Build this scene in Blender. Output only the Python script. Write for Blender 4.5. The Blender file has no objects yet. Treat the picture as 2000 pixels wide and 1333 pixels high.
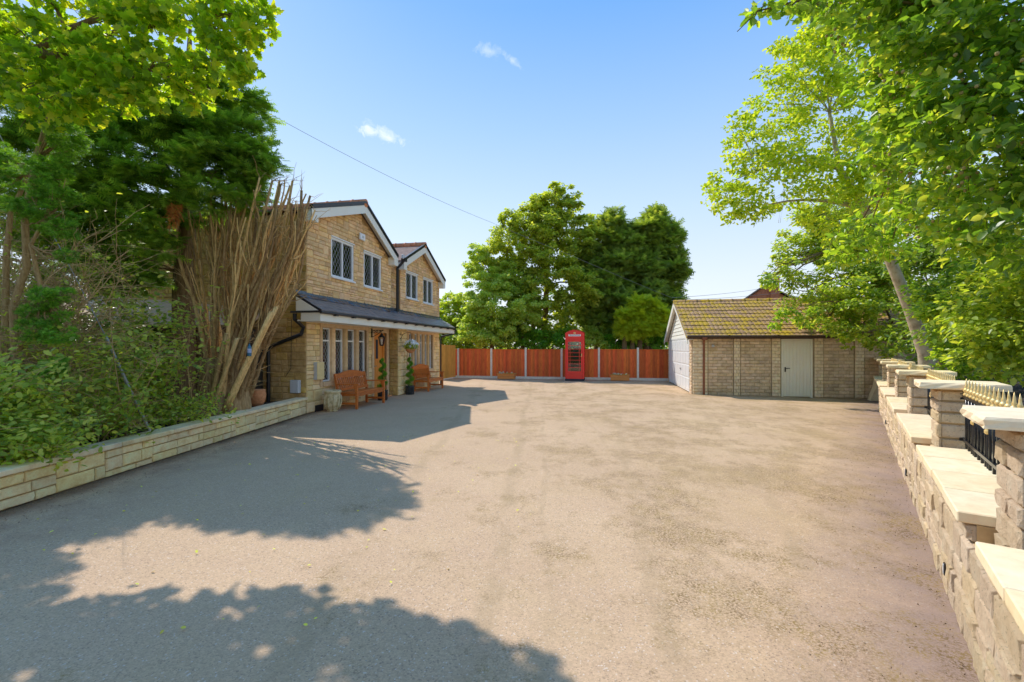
import bpy, math, random
import numpy as np
from mathutils import Vector, Matrix
random.seed(7); RNG = np.random.default_rng(7)
SC = bpy.context.scene; COL = SC.collection
rad = math.radians; PI = math.pi

# ------------------------------------------------------------------ camera, sky, sun, exposure
F, CAMH, HORY = 889.0, 1.6, 680.0            # focal length in photo pixels, eye height, horizon row
cd = bpy.data.cameras.new('camera'); cam = bpy.data.objects.new('camera', cd); COL.objects.link(cam)
cd.sensor_width = 36; cd.lens = 16.0; cd.shift_y = 13.5/2000; cd.clip_start = .05; cd.clip_end = 3000
cam.location = (0, 0, CAMH); cam.rotation_euler = (rad(90), 0, 0); SC.camera = cam

SUN = Vector((-.435, .482, .76)).normalized()
W = bpy.data.worlds.new('World'); SC.world = W; W.use_nodes = True
nt = W.node_tree; nt.nodes.clear()
def wn(t, **k):
    n = nt.nodes.new(t)
    for a, b in k.items(): setattr(n, a, b)
    return n
sky = wn('ShaderNodeTexSky', sky_type='NISHITA', sun_disc=False)
sky.sun_elevation = math.asin(SUN.z); sky.sun_rotation = math.atan2(SUN.x, SUN.y)
sky.air_density = 1.0; sky.dust_density = 0.6; sky.ozone_density = 1.6
SKY_STRENGTH = .15
bg = wn('ShaderNodeBackground'); bg.inputs[1].default_value = SKY_STRENGTH
outw = wn('ShaderNodeOutputWorld'); tc = wn('ShaderNodeTexCoord')
# two small clouds and a thin veil near the horizon, laid out by direction
def cloud(prev, d, ax, size, dens):
    """blend a small wispy cloud round direction d"""
    d = Vector(d).normalized(); ax = Vector(ax).normalized(); ay = d.cross(ax).normalized(); ax = ay.cross(d).normalized()
    def dot(v):
        n = wn('ShaderNodeVectorMath', operation='DOT_PRODUCT'); nt.links.new(tc.outputs['Generated'], n.inputs[0]); n.inputs[1].default_value = v; return n.outputs['Value']
    def m(op, a, b=None):
        n = wn('ShaderNodeMath', operation=op)
        for i, x in enumerate((a, b)):
            if x is None: continue
            if isinstance(x, (int, float)): n.inputs[i].default_value = x
            else: nt.links.new(x, n.inputs[i])
        return n.outputs[0]
    nz = wn('ShaderNodeTexNoise'); nz.inputs['Scale'].default_value = 45; nz.inputs['Detail'].default_value = 9; nz.inputs['Roughness'].default_value = .68; nz.inputs['Distortion'].default_value = .6
    nt.links.new(tc.outputs['Generated'], nz.inputs['Vector'])
    w = m('MULTIPLY', m('SUBTRACT', nz.outputs['Fac'], .5), 3.4)
    x = m('DIVIDE', dot(ax), size[0]); y = m('DIVIDE', dot(ay), size[1])
    r = m('SQRT', m('ADD', m('MULTIPLY', x, x), m('MULTIPLY', y, y)))
    v = m('SUBTRACT', m('ADD', 1.0, w), r)
    fr = wn('ShaderNodeMapRange'); fr.inputs[1].default_value = 0; fr.inputs[2].default_value = 1.25; fr.inputs[4].default_value = dens
    nt.links.new(v, fr.inputs[0])
    front = m('GREATER_THAN', dot(d), .5)
    fac = m('MULTIPLY', fr.outputs[0], front)
    mx = wn('ShaderNodeMixRGB'); nt.links.new(fac, mx.inputs[0]); nt.links.new(prev, mx.inputs[1]); mx.inputs[2].default_value = CLOUD
    return mx.outputs[0]
CLOUD = (3.6, 3.8, 4.1, 1)
def direc(px, py): return ((px-1000)/F, 1, (HORY-py)/F)
# the photograph's even blue, by elevation, laid over the physical sky
sx = wn('ShaderNodeSeparateXYZ'); nt.links.new(tc.outputs['Generated'], sx.inputs[0])
gr = wn('ShaderNodeValToRGB'); nt.links.new(sx.outputs[2], gr.inputs[0]); cr = gr.color_ramp
GRAD = [(0, (.42, .42, .44)), (.14, (.375, .405, .45)), (.28, (.285, .365, .455)), (.43, (.18, .292, .455)), (.60, (.075, .205, .45)), (1, (.075, .20, .44))]
while len(cr.elements) < len(GRAD): cr.elements.new(.5)
for e, (p_, q_) in zip(cr.elements, GRAD): e.position = p_; e.color = (*q_, 1)
gs = wn('ShaderNodeMixRGB', blend_type='MULTIPLY'); gs.inputs[0].default_value = 1; nt.links.new(gr.outputs[0], gs.inputs[1]); k_ = 1/SKY_STRENGTH; gs.inputs[2].default_value = (k_, k_, k_, 1)
mm_ = wn('ShaderNodeMixRGB'); mm_.inputs[0].default_value = .86; nt.links.new(sky.outputs[0], mm_.inputs[1]); nt.links.new(gs.outputs[0], mm_.inputs[2])
c = mm_.outputs[0]
c = cloud(c, direc(748, 264), (1, 0, -.35), (.045, .013), .75)
c = cloud(c, direc(718, 250), (1, 0, 0), (.016, .014), .6)
c = cloud(c, direc(955, 100), (1, 0, -.2), (.026, .013), .5)
c = cloud(c, direc(1000, 118), (1, 0, -1.0), (.020, .007), .45)
c = cloud(c, direc(1560, 8), (1, 0, -.3), (.04, .02), .35)
nt.links.new(c, bg.inputs[0]); nt.links.new(bg.outputs[0], outw.inputs[0])

sl = bpy.data.lights.new('sun', 'SUN'); sl.energy = 2.05; sl.angle = rad(.5); sl.color = (1, .945, .88)
so = bpy.data.objects.new('sun', sl); COL.objects.link(so); so.rotation_euler = (-SUN).to_track_quat('-Z', 'Y').to_euler(); so.location = SUN*40
vs = SC.view_settings; vs.view_transform = 'Standard'; vs.look = 'None'; vs.gamma = 1; vs.exposure = 1.08; vs.use_curve_mapping = False
SC.render.engine = 'CYCLES'; SC.cycles.max_bounces = 8; SC.cycles.transparent_max_bounces = 16
SC.cycles.diffuse_bounces = 6; SC.cycles.transmission_bounces = 6; SC.cycles.use_denoising = True

# ------------------------------------------------------------------ materials
class NT:
    def __init__(s, name):
        s.m = bpy.data.materials.new(name); s.m.use_nodes = True; s.t = s.m.node_tree; s.t.nodes.clear()
        s.out = s.n('ShaderNodeOutputMaterial'); s.pos = s.n('ShaderNodeNewGeometry').outputs['Position']
    def n(s, ty, **k):
        n = s.t.nodes.new(ty)
        for a, b in k.items(): setattr(n, a, b)
        return n
    def l(s, a, b): s.t.links.new(a, b)
    def set(s, sock, v):
        if isinstance(v, bpy.types.NodeSocket): s.l(v, sock)
        elif isinstance(v, (tuple, list)) and len(v) == 3 and sock.type == 'RGBA': sock.default_value = (*v, 1)
        else: sock.default_value = v
    def noise(s, scale=5, detail=5, rough=.6, stretch=None, vec=None, dist=0):
        v = vec or s.pos
        if stretch: mp = s.n('ShaderNodeMapping'); s.l(v, mp.inputs[0]); mp.inputs['Scale'].default_value = stretch; v = mp.outputs[0]
        n = s.n('ShaderNodeTexNoise'); s.l(v, n.inputs['Vector']); n.inputs['Scale'].default_value = scale; n.inputs['Detail'].default_value = detail
        n.inputs['Roughness'].default_value = rough; n.inputs['Distortion'].default_value = dist
        return n.outputs['Fac']
    def voro(s, scale=20, out='Distance', feature='F1', stretch=None):
        v = s.pos
        if stretch: mp = s.n('ShaderNodeMapping'); s.l(v, mp.inputs[0]); mp.inputs['Scale'].default_value = stretch; v = mp.outputs[0]
        n = s.n('ShaderNodeTexVoronoi', feature=feature); s.l(v, n.inputs['Vector']); n.inputs['Scale'].default_value = scale
        return n.outputs[out]
    def ramp(s, fac, stops, interp='LINEAR'):
        r = s.n('ShaderNodeValToRGB'); s.l(fac, r.inputs[0]); cr = r.color_ramp; cr.interpolation = interp
        while len(cr.elements) < len(stops): cr.elements.new(.5)
        for e, (p, c) in zip(cr.elements, stops):
            e.position = p; e.color = (*c, 1) if isinstance(c, (tuple, list)) else (c, c, c, 1)
        return r.outputs[0]
    def mix(s, fac, a, b, mode='MIX'):
        n = s.n('ShaderNodeMixRGB', blend_type=mode); s.set(n.inputs[0], fac); s.set(n.inputs[1], a); s.set(n.inputs[2], b); return n.outputs[0]
    def math(s, op, a, b=0.0, c=None):
        n = s.n('ShaderNodeMath', operation=op); s.set(n.inputs[0], a); s.set(n.inputs[1], b)
        if c is not None: s.set(n.inputs[2], c)
        return n.outputs[0]
    def rng(s, v, a, b, c, d):
        n = s.n('ShaderNodeMapRange'); s.set(n.inputs[0], v)
        for i, x in enumerate((a, b, c, d)): s.set(n.inputs[i+1], x)
        return n.outputs[0]
    def hsv(s, col, h=.5, sa=1, v=1):
        n = s.n('ShaderNodeHueSaturation'); s.set(n.inputs['Hue'], h); s.set(n.inputs['Saturation'], sa); s.set(n.inputs['Value'], v); s.set(n.inputs['Color'], col); return n.outputs[0]
    def rand(s): return s.n('ShaderNodeObjectInfo').outputs['Random']
    def attr(s, n='rnd'): return s.n('ShaderNodeAttribute', attribute_name=n).outputs['Fac']
    def bump(s, h, strength=.3, dist=.01, nrm=None):
        b = s.n('ShaderNodeBump'); s.set(b.inputs['Height'], h); b.inputs['Strength'].default_value = strength; b.inputs['Distance'].default_value = dist
        if nrm: s.l(nrm, b.inputs['Normal'])
        return b.outputs[0]
    def pbr(s, col, rough=.8, bump=None, metal=0, spec=.4, **k):
        p = s.n('ShaderNodeBsdfPrincipled'); s.set(p.inputs['Base Color'], col); s.set(p.inputs['Roughness'], rough); p.inputs['Metallic'].default_value = metal
        p.inputs['Specular IOR Level'].default_value = spec
        if bump: s.l(bump, p.inputs['Normal'])
        for a, b in k.items(): s.set(p.inputs[a], b)
        s.l(p.outputs[0], s.out.inputs[0]); return s.m

G_ALB = 1.6
def gain(c, g=None):
    g = g or G_ALB; return tuple(min(.86, x*g) for x in c)
def simple(name, cols, scale=6, rough=.7, bump=0, bscale=60, bdist=.004, rnd=0, metal=0, spec=.4, stretch=None, attr=0, hue=0):
    s = NT(name); cols = [gain(x) for x in cols]
    k = len(cols)
    c = s.ramp(s.noise(scale, 6, .65, stretch), [(.3+.4*i/max(1, k-1), x) for i, x in enumerate(cols)]) if k > 1 else cols[0]
    if rnd or attr:
        r = s.rand() if rnd else s.attr(); a = rnd or attr
        h = s.rng(s.math('FRACT', s.math('MULTIPLY', r, 7.31)), 0, 1, .5-hue, .5+hue) if hue else .5
        c = s.hsv(c, h=h, v=s.rng(r, 0, 1, 1-a, 1+a))
    b = s.bump(s.noise(bscale, 8, .7, stretch), bump, bdist) if bump else None
    return s.pbr(c, rough, b, metal, spec)

def stone_mat(name, cols, rnd=.16, bscale=38, bump=.9, bdist=.012, soil=None, pits=0):
    s = NT(name); cols = [gain(x) for x in cols]
    c = s.ramp(s.noise(7, 8, .72), [(.28, cols[0]), (.5, cols[1]), (.72, cols[2])])
    at = s.math('ADD', s.rand(), s.attr())
    fr = s.math('FRACT', s.math('MULTIPLY', at, 3.7))
    c = s.hsv(c, h=s.rng(fr, 0, 1, .488, .500), sa=s.rng(fr, 0, 1, .9, 1.06), v=s.rng(s.math('FRACT', s.math('MULTIPLY', at, 9.1)), 0, 1, 1-rnd, 1+rnd))
    if soil: c = s.mix(s.ramp(s.noise(1.1, 6, .7), [(.52, 0.0), (.72, soil[1])]), c, soil[0])
    if pits: c = s.mix(s.ramp(s.noise(55, 4, .7), [(.3, pits), (.42, 0.0)]), c, tuple(x*.35 for x in cols[0]))
    h = s.mix(.35, s.noise(bscale, 9, .75), s.noise(9, 5, .6))
    return s.pbr(c, .92, s.bump(h, bump, bdist), spec=.15)

MT = {}
MT['stone_up'] = stone_mat('buff_wall_stone', [(.43, .265, .115), (.57, .365, .17), (.63, .44, .225)], soil=((.26, .155, .07), .35))
MT['stone_low'] = stone_mat('ground_floor_stone', [(.46, .295, .13), (.58, .40, .19), (.64, .46, .25)], soil=((.30, .2, .1), .25))
MT['stone_olive'] = stone_mat('shaded_side_stone', [(.23, .155, .04), (.35, .235, .075), (.43, .31, .12)], soil=((.12, .09, .03), .5))  # dark olive stone: shade of the side faces put into its colour
MT['mortar'] = simple('wall_mortar', [(.22, .14, .06), (.32, .215, .11)], 9, .95, .3)
MT['dress'] = stone_mat('dressed_stone', [(.38, .25, .11), (.50, .345, .165), (.57, .41, .21)], bscale=90, bump=.25)
MT['wall_r'] = stone_mat('walling_stone', [(.41, .30, .165), (.52, .405, .25), (.55, .455, .31)], rnd=.10, bscale=52, bump=1.0, bdist=.045, pits=.8)
MT['mortar_r'] = simple('walling_mortar', [(.26, .175, .08), (.36, .25, .13)], 9, .95, .5)
MT['cope_r'] = stone_mat('coping_concrete', [(.50, .37, .21), (.58, .44, .27), (.63, .50, .33)], rnd=.05, bscale=120, bump=.35, bdist=.004)
MT['wall_l'] = stone_mat('low_wall_stone', [(.46, .31, .13), (.61, .43, .21), (.68, .51, .28)], rnd=.12, bscale=45, bump=1.0, bdist=.012, pits=.3)
MT['cope_l'] = stone_mat('low_coping', [(.46, .32, .16), (.60, .435, .245), (.66, .49, .29)], rnd=.07, bscale=110, bump=.5, bdist=.005, soil=((.28, .20, .11), .5))
MT['mortar_l'] = simple('low_wall_mortar', [(.20, .13, .06), (.31, .21, .10)], 9, .95, .4)
MT['rubble'] = stone_mat('dark_rubble_stone', [(.10, .07, .04), (.19, .14, .09), (.28, .22, .15)], rnd=.3, bump=1)
MT['rubble_mortar'] = simple('rubble_mortar', [(.03, .022, .014), (.05, .038, .025)], 9, .95, .4)
MT['pebble'] = stone_mat('garage_block', [(.32, .235, .135), (.45, .345, .215), (.53, .425, .285)], rnd=.13, bscale=60, bump=1.0, bdist=.01, soil=((.15, .12, .06), .5))
MT['pebble_light'] = stone_mat('garage_pilaster', [(.42, .325, .19), (.54, .435, .28), (.62, .52, .36)], rnd=.08, bscale=60, bump=1.0, bdist=.01)
MT['pebble_m'] = simple('garage_concrete', [(.22, .165, .10), (.32, .25, .155)], 8, .95, .4)
MT['white'] = simple('white_paint', [(.56, .51, .44), (.60, .555, .485)], 3, .45, .03, 30)
MT['upvc'] = simple('white_upvc', [(.60, .565, .51), (.63, .59, .54)], 3, .3)
MT['cream_door'] = simple('cream_paint', [(.55, .49, .40), (.58, .52, .43)], 3, .45, .03, 30)
MT['black'] = simple('black_plastic', [(.008, .008, .009), (.016, .016, .018)], 6, .3)
MT['iron'] = simple('black_iron', [(.006, .006, .007), (.015, .015, .016)], 30, .25, .1, 90)
MT['gold'] = simple('gilt_paint', [(.40, .27, .08), (.52, .36, .13), (.54, .42, .20)], 40, .4, .2, 60, metal=.3, spec=.6)
MT['brown_pipe'] = simple('brown_pipe', [(.13, .045, .02), (.19, .065, .03)], 6, .4)
MT['brown_dark'] = simple('dark_brown_gutter', [(.03, .016, .010), (.055, .03, .018)], 6, .45)
MT['conc'] = simple('concrete_post', [(.46, .40, .32), (.58, .51, .42)], 9, .9, .4, 80)
MT['red_tile'] = simple('red_ridge_tile', [(.24, .075, .035), (.42, .16, .08), (.36, .22, .10)], 9, .8, .4, 60, rnd=.15)
MT['slate'] = simple('slate_roof', [(.12, .085, .07), (.22, .16, .13)], 8, .95, .2, spec=.05, rnd=.15)
MT['porch'] = simple('porch_felt', [(.075, .066, .064), (.13, .115, .11), (.17, .15, .145)], 5, .42, .25, 50, spec=.6)
MT['lead'] = simple('flashing', [(.015, .016, .02), (.06, .065, .075)], 12, .22, .6, 25, .01, spec=.8)
MT['bench'] = simple('orange_stained_wood', [(.25, .058, .010), (.38, .10, .016), (.45, .14, .026)], 10, .38, .15, 60, .002, rnd=.14, spec=.5, stretch=(1, 1, 6))
MT['oak'] = simple('oak_door', [(.42, .145, .022), (.54, .21, .04)], 8, .4, .1, 50, .002, stretch=(6, 6, .6))
MT['fence'] = simple('red_stained_board', [(.32, .060, .012), (.47, .098, .020), (.53, .13, .030)], 7, .75, .4, 50, .004, rnd=.2, stretch=(5, 5, .5), hue=.008)
MT['gold_board'] = simple('golden_fence_board', [(.30, .13, .02), (.46, .22, .04), (.52, .27, .06)], 7, .75, .4, 50, .004, rnd=.12, stretch=(5, 5, .5))
MT['planter'] = simple('planter_wood', [(.36, .13, .03), (.50, .21, .06)], 10, .7, .3, 50, .003, stretch=(.6, .6, 6))
MT['k6'] = simple('post_box_red', [(.53, .014, .010), (.54, .018, .012)], 3, .28, .02, 20, spec=.5)
MT['k6_base'] = simple('dark_plinth', [(.012, .012, .02), (.02, .02, .03)], 3, .5)
MT['opal'] = simple('opal_glass', [(.75, .74, .68)], rough=.3)
MT['ink'] = simple('black_lettering', [(.01, .01, .012)], rough=.5)
MT['grey'] = simple('grey_plastic', [(.30, .31, .32), (.36, .37, .38)], 5, .5)
MT['cream'] = simple('cream_plastic', [(.44, .33, .15), (.55, .42, .20)], 5, .5)
MT['alarm'] = simple('alarm_plastic', [(.70, .68, .56)], rough=.45)
MT['steel'] = simple('galvanised', [(.15, .15, .145), (.22, .22, .21)], 20, .4, .1, metal=.6)
MT['cable'] = simple('cable_grey', [(.16, .15, .14)], rough=.6)
MT['bottle'] = simple('blue_bottle', [(.03, .10, .16)], rough=.2)
MT['bottle_label'] = simple('bottle_label', [(.04, .09, .30), (.40, .42, .45)], 40, .4)
MT['terracotta'] = simple('terracotta', [(.34, .13, .05), (.48, .22, .10)], 20, .85, .4)
MT['urn'] = simple('mossy_urn', [(.20, .15, .06), (.42, .34, .19), (.48, .40, .26)], 12, .9, .8, 30, .01)
MT['pot'] = simple('dark_speckled_pot', [(.008, .008, .01), (.012, .012, .014), (.12, .12, .12)], 60, .25)
MT['curtain_red'] = simple('red_curtain', [(.32, .03, .04), (.50, .07, .08)], 4, .9, stretch=(14, 14, .6))
MT['curtain_grey'] = simple('pale_curtain', [(.40, .37, .32), (.55, .52, .46)], 4, .9, stretch=(14, 14, .6))
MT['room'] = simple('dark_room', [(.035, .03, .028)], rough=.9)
MT['brick'] = simple('far_red_brick', [(.26, .085, .04), (.38, .13, .065)], 5, .9, .2)
MT['gritty'] = simple('grit', [(.12, .085, .05), (.22, .16, .10)], 30, .95)
MT['soil'] = simple('soil', [(.018, .012, .007), (.045, .032, .018)], 6, .95, 1, 25, .03)
MT['bark'] = simple('bark', [(.07, .045, .022), (.15, .10, .05), (.20, .15, .08)], 9, .95, 1, 30, .012, stretch=(3, 3, .7), spec=.1)
MT['stem'] = simple('pruned_stem_bark', [(.25, .15, .055), (.42, .275, .115), (.52, .37, .17)], 11, .95, 1, 45, .014, stretch=(4, 4, .8), attr=.35, spec=.15)
MT['stem_dark'] = simple('dark_stem_bark', [(.10, .06, .028), (.22, .14, .065), (.32, .22, .11)], 7, .95, 1, 30, .012, stretch=(4, 4, .6), attr=.2, spec=.1)  # darker brown bark for the inner stems and trunk base
MT['cutwood'] = simple('sawn_wood', [(.42, .28, .11), (.55, .40, .20)], 30, .85)
MT['pale_bark'] = simple('pale_smooth_bark', [(.17, .13, .085), (.30, .245, .17), (.36, .31, .23)], 6, .9, .5, 30, .006, stretch=(2, 2, 1.6), spec=.15)
MT['twig'] = simple('twig', [(.22, .14, .06), (.40, .28, .13)], 6, .9, attr=.25)
MT['core'] = simple('shrub_depth', [(.006, .010, .004), (.012, .018, .007)], 6, 1.0, spec=0)

def leaf_mat(name, cols, transl=.4, rough=.5, spec=.35, tcol=None, tgain=2.1):
    s = NT(name); r = s.attr(); cols = [gain(x) for x in cols]
    k = len(cols); c = s.ramp(r, [(i/(k-1), x) for i, x in enumerate(cols)])
    c = s.hsv(c, v=s.rng(s.noise(1.7, 3), .3, .7, .8, 1.2))
    p = s.n('ShaderNodeBsdfPrincipled'); s.l(c, p.inputs['Base Color']); p.inputs['Roughness'].default_value = rough; p.inputs['Specular IOR Level'].default_value = spec
    t = s.n('ShaderNodeBsdfTranslucent')
    tc_ = s.mix(1, c, tcol or (tgain*1.22, tgain*1.15, tgain*.35), 'MULTIPLY'); s.t.nodes[-1].use_clamp = True; s.l(tc_, t.inputs[0])
    m = s.n('ShaderNodeMixShader'); m.inputs[0].default_value = transl
    s.l(p.outputs[0], m.inputs[1]); s.l(t.outputs[0], m.inputs[2]); s.l(m.outputs[0], s.out.inputs[0]); return s.m
MT['lf_syc'] = leaf_mat('sycamore_leaf', [(.09, .15, .012), (.15, .23, .016), (.22, .29, .02), (.36, .36, .03)], .6)
MT['lf_lime'] = leaf_mat('lime_leaf', [(.11, .16, .014), (.18, .25, .02), (.25, .32, .028), (.34, .38, .04)], .55)
MT['lf_near'] = leaf_mat('whitebeam_leaf', [(.055, .11, .018), (.11, .18, .025), (.17, .25, .03), (.26, .31, .05)], .52, .35, .6)
MT['lf_shrub'] = leaf_mat('shrub_leaf', [(.08, .13, .02), (.14, .20, .03), (.21, .27, .042), (.32, .34, .06)], .5, .4, .5)
MT['lf_dark'] = leaf_mat('dark_leaf', [(.045, .085, .018), (.08, .135, .024), (.12, .18, .03), (.18, .22, .045)], .45, .35, .55)
MT['lf_mid'] = leaf_mat('mixed_leaf', [(.10, .14, .025), (.165, .21, .035), (.24, .275, .05), (.36, .34, .07)], .55)
MT['lf_pale'] = leaf_mat('pale_leaf', [(.15, .22, .05), (.23, .30, .075), (.32, .39, .11)], .55)
MT['lf_con'] = leaf_mat('leylandii_spray', [(.06, .115, .022), (.115, .20, .03), (.21, .32, .05)], .4, .6, .2)
MT['lf_con2'] = leaf_mat('bright_conifer_spray', [(.045, .10, .015), (.09, .20, .022), (.17, .32, .035)], .35, .6, .2)
MT['lf_con3'] = leaf_mat('far_conifer_spray', [(.09, .125, .03), (.15, .20, .042), (.24, .29, .065)], .42, .6, .2)
MT['lf_gold'] = leaf_mat('golden_conifer_spray', [(.20, .26, .015), (.30, .36, .022), (.40, .44, .035)], .35, .6, .2)
MT['lf_hedge'] = leaf_mat('laurel_leaf', [(.06, .14, .016), (.10, .21, .022), (.15, .28, .035)], .45, .35, .5)
MT['burr'] = simple('seed_burr', [(.16, .13, .04), (.26, .20, .07)], 60, .9)
MT['lf_brown'] = leaf_mat('dead_spray', [(.28, .10, .03), (.40, .16, .05)], .2, .8, .1, (1.2, .9, .5))
MT['petal'] = leaf_mat('white_petal', [(.75, .75, .74), (.85, .85, .83)], .2, .6, .2, (1, 1, 1))
MT['petal_y'] = leaf_mat('pale_yellow_petal', [(.72, .60, .30), (.80, .74, .55)], .2, .6, .2, (1, 1, .8))
MT['litter'] = leaf_mat('fallen_leaf', [(.55, .42, .03), (.65, .55, .08), (.40, .30, .05)], .1, .7, .2, (1, 1, .5))

def glass_mat(name, tint, refl=.09):
    s = NT(name); t = s.n('ShaderNodeBsdfTransparent'); s.set(t.inputs[0], tint); g = s.n('ShaderNodeBsdfGlossy'); g.inputs['Roughness'].default_value = .03
    f = s.n('ShaderNodeFresnel'); f.inputs[0].default_value = 1.5
    m = s.n('ShaderNodeMixShader'); s.l(s.math('ADD', f.outputs[0], refl), m.inputs[0]); s.l(t.outputs[0], m.inputs[1]); s.l(g.outputs[0], m.inputs[2]); s.l(m.outputs[0], s.out.inputs[0]); return s.m
MT['glass'] = glass_mat('window_glass', (.55, .57, .56))
MT['lampglass'] = glass_mat('lantern_glass', (.75, .75, .7), .12)
MT['k6glass'] = glass_mat('kiosk_glass', (.75, .8, .75), .03)

def roof_mat():
    s = NT('mossy_roof_tile')
    c = s.ramp(s.noise(14, 6, .7), [(.3, (.22, .125, .065)), (.55, (.40, .25, .145)), (.75, (.52, .345, .21))])
    c = s.hsv(c, v=s.rng(s.rand(), 0, 1, .85, 1.15))
    m1 = s.noise(2.2, 8, .75); m2 = s.noise(11, 6, .75)
    f = s.ramp(s.math('ADD', s.math('MULTIPLY', m1, .75), s.math('MULTIPLY', m2, .45)), [(.56, 0.0), (.66, .9)])
    moss = s.ramp(s.noise(30, 5, .7), [(.3, (.32, .21, .01)), (.55, (.52, .345, .015)), (.75, (.60, .44, .05))])
    c = s.mix(f, c, moss)
    return s.pbr(c, .9, s.bump(s.mix(.5, s.noise(50, 6, .7), f), .7, .015), spec=.15)
MT['roof'] = roof_mat()

def asphalt():
    s = NT('asphalt')
    sep = s.n('ShaderNodeSeparateXYZ'); s.l(s.pos, sep.inputs[0]); X, Y = sep.outputs[0], sep.outputs[1]
    big = s.noise(.33, 7, .62); mid = s.noise(1.9, 6, .65)
    c = s.ramp(big, [(.30, (.505, .345, .205)), (.5, (.565, .388, .235)), (.70, (.615, .433, .265))])
    c = s.mix(s.ramp(mid, [(.40, 0.0), (.68, .45)]), c, (.52, .35, .225))
    c = s.mix(s.ramp(s.noise(.9, 7, .7, (1, .35, 1)), [(.5, 0.0), (.70, .35)]), c, (.58, .405, .22))
    # aggregate: pale and dark chips
    vc = s.voro(115, 'Color'); sv = s.n('ShaderNodeSeparateColor'); s.l(vc, sv.inputs[0])
    chip = s.rng(sv.outputs[0], 0, 1, .86, 1.13); c = s.hsv(c, v=chip)
    c = s.mix(s.ramp(sv.outputs[1], [(.965, 0.0), (.98, .55)]), c, (.74, .64, .52))
    c = s.mix(s.ramp(sv.outputs[2], [(.93, 0.0), (.96, .5)]), c, (.20, .14, .10))
    pit = s.noise(75, 5, .8)
    c = s.mix(s.ramp(pit, [(.30, .65), (.40, 0.0)]), c, (.13, .09, .065))
    # distance from the right-hand wall (metres)
    dw = s.math('SUBTRACT', s.math('MULTIPLY', s.math('SUBTRACT', s.math('MULTIPLY', Y, .756), X), .798), -.471)
    edge = s.math('ADD', dw, s.math('MULTIPLY', s.math('SUBTRACT', mid, .5), 1.0))
    c = s.mix(s.rng(edge, .1, .9, .8, 0), c, (.25, .185, .165))
    # patches of moss grit, strongest on the right
    zone = s.rng(X, -3.0, 1.6, .0, .14)
    mo = s.math('ADD', s.noise(1.0, 9, .78, (1, .8, 1)), zone)
    mf = s.math('MULTIPLY', s.ramp(mo, [(.60, 0.0), (.70, 1.0)]), s.ramp(s.noise(60, 4, .8), [(.47, 0.0), (.55, 1.0)]))
    c = s.mix(s.math('MULTIPLY', mf, .85), c, s.ramp(s.noise(6, 3), [(.4, (.15, .095, .028)), (.6, (.28, .19, .05))]))
    mo2 = s.ramp(s.math('ADD', s.noise(.55, 6, .7), s.math('MULTIPLY', zone, .6)), [(.58, 0.0), (.85, .4)])
    c = s.mix(mo2, c, (.43, .30, .14))
    # faint tyre tracks as thin worn lines
    def track(a, b, w, col, amt):
        # line X = a + b*Y
        d = s.math('ABSOLUTE', s.math('SUBTRACT', X, s.math('ADD', a, s.math('ADD', s.math('MULTIPLY', Y, b), s.math('MULTIPLY', s.noise(.5, 3), .5)))))
        nonlocal c
        k = s.math('MULTIPLY', s.rng(d, w*.3, w, 1, 0), s.ramp(s.noise(1.3, 5, .7), [(.38, 0.0), (.6, amt)]))
        c = s.mix(k, c, (.36, .255, .14))
    track(-.55, .055, .10, (.40, .29, .17), .45); track(.10, .20, .10, (.40, .29, .17), .4); track(.9, .32, .10, (.40, .29, .17), .4)
    track(-.25, .07, .05, 0, .35); track(1.2, .02, .05, 0, .3); track(2.3, .26, .05, 0, .35)
    track(-1.4, -.01, .12, (.40, .29, .17), .35)
    # red dust and damp dirt along the left edge
    lf = s.rng(s.math('ADD', X, s.math('MULTIPLY', mid, 1.2)), -4.6, -3.0, 1, 0)
    c = s.mix(s.math('MULTIPLY', lf, s.ramp(s.noise(1.7, 7, .75), [(.42, 0.0), (.62, .8)])), c, (.27, .15, .105))
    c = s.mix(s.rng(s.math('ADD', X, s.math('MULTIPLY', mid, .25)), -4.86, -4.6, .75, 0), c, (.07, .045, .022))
    h = s.math('ADD', s.math('MULTIPLY', s.voro(115), .7), s.math('MULTIPLY', pit, .9))
    nrm = s.bump(h, .45, .005)
    return s.pbr(c, .88, nrm, spec=.2)
MT['asphalt'] = asphalt()
def grass():
    s = NT('ground'); c = s.ramp(s.noise(.6, 8, .7), [(.3, (.04, .055, .015)), (.7, (.09, .10, .035))]); return s.pbr(c, .95, s.bump(s.noise(20), .8, .05), spec=.1)
MT['ground'] = grass()

# ------------------------------------------------------------------ mesh helpers
def tag(o, label=None, cat=None, group=None, kind=None):
    if label: o['label'] = label
    if cat: o['category'] = cat
    if group: o['group'] = group
    if kind: o['kind'] = kind
    return o
def link(name, me, mat=None, parent=None, loc=None, rot=None, scl=None, mw=None):
    o = bpy.data.objects.new(name, me); COL.objects.link(o)
    if parent is not None: o.parent = parent
    if mat is not None and me is not None and not me.materials: me.materials.append(MT[mat] if isinstance(mat, str) else mat)
    if loc is not None: o.location = loc
    if rot is not None: o.rotation_euler = rot
    if scl is not None: o.scale = scl
    return o
class Frame:
    """local axes x = along, y = into the wall, z = up"""
    def __init__(s, x, y, ang, z=0): s.o = Vector((x, y, z)); s.a = ang; s.M = Matrix.Translation(s.o) @ Matrix.Rotation(ang, 4, 'Z')
    def w(s, x, y, z): return s.M @ Vector((x, y, z))
    def empty(s, name, label, cat, group=None, at=(0, 0, 0), rz=0):
        o = bpy.data.objects.new(name, None); COL.objects.link(o); o.empty_display_size = .2
        o.location = s.w(*at); o.rotation_euler = (0, 0, s.a+rz); return tag(o, label, cat, group)
WORLD = Frame(0, 0, 0)
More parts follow.
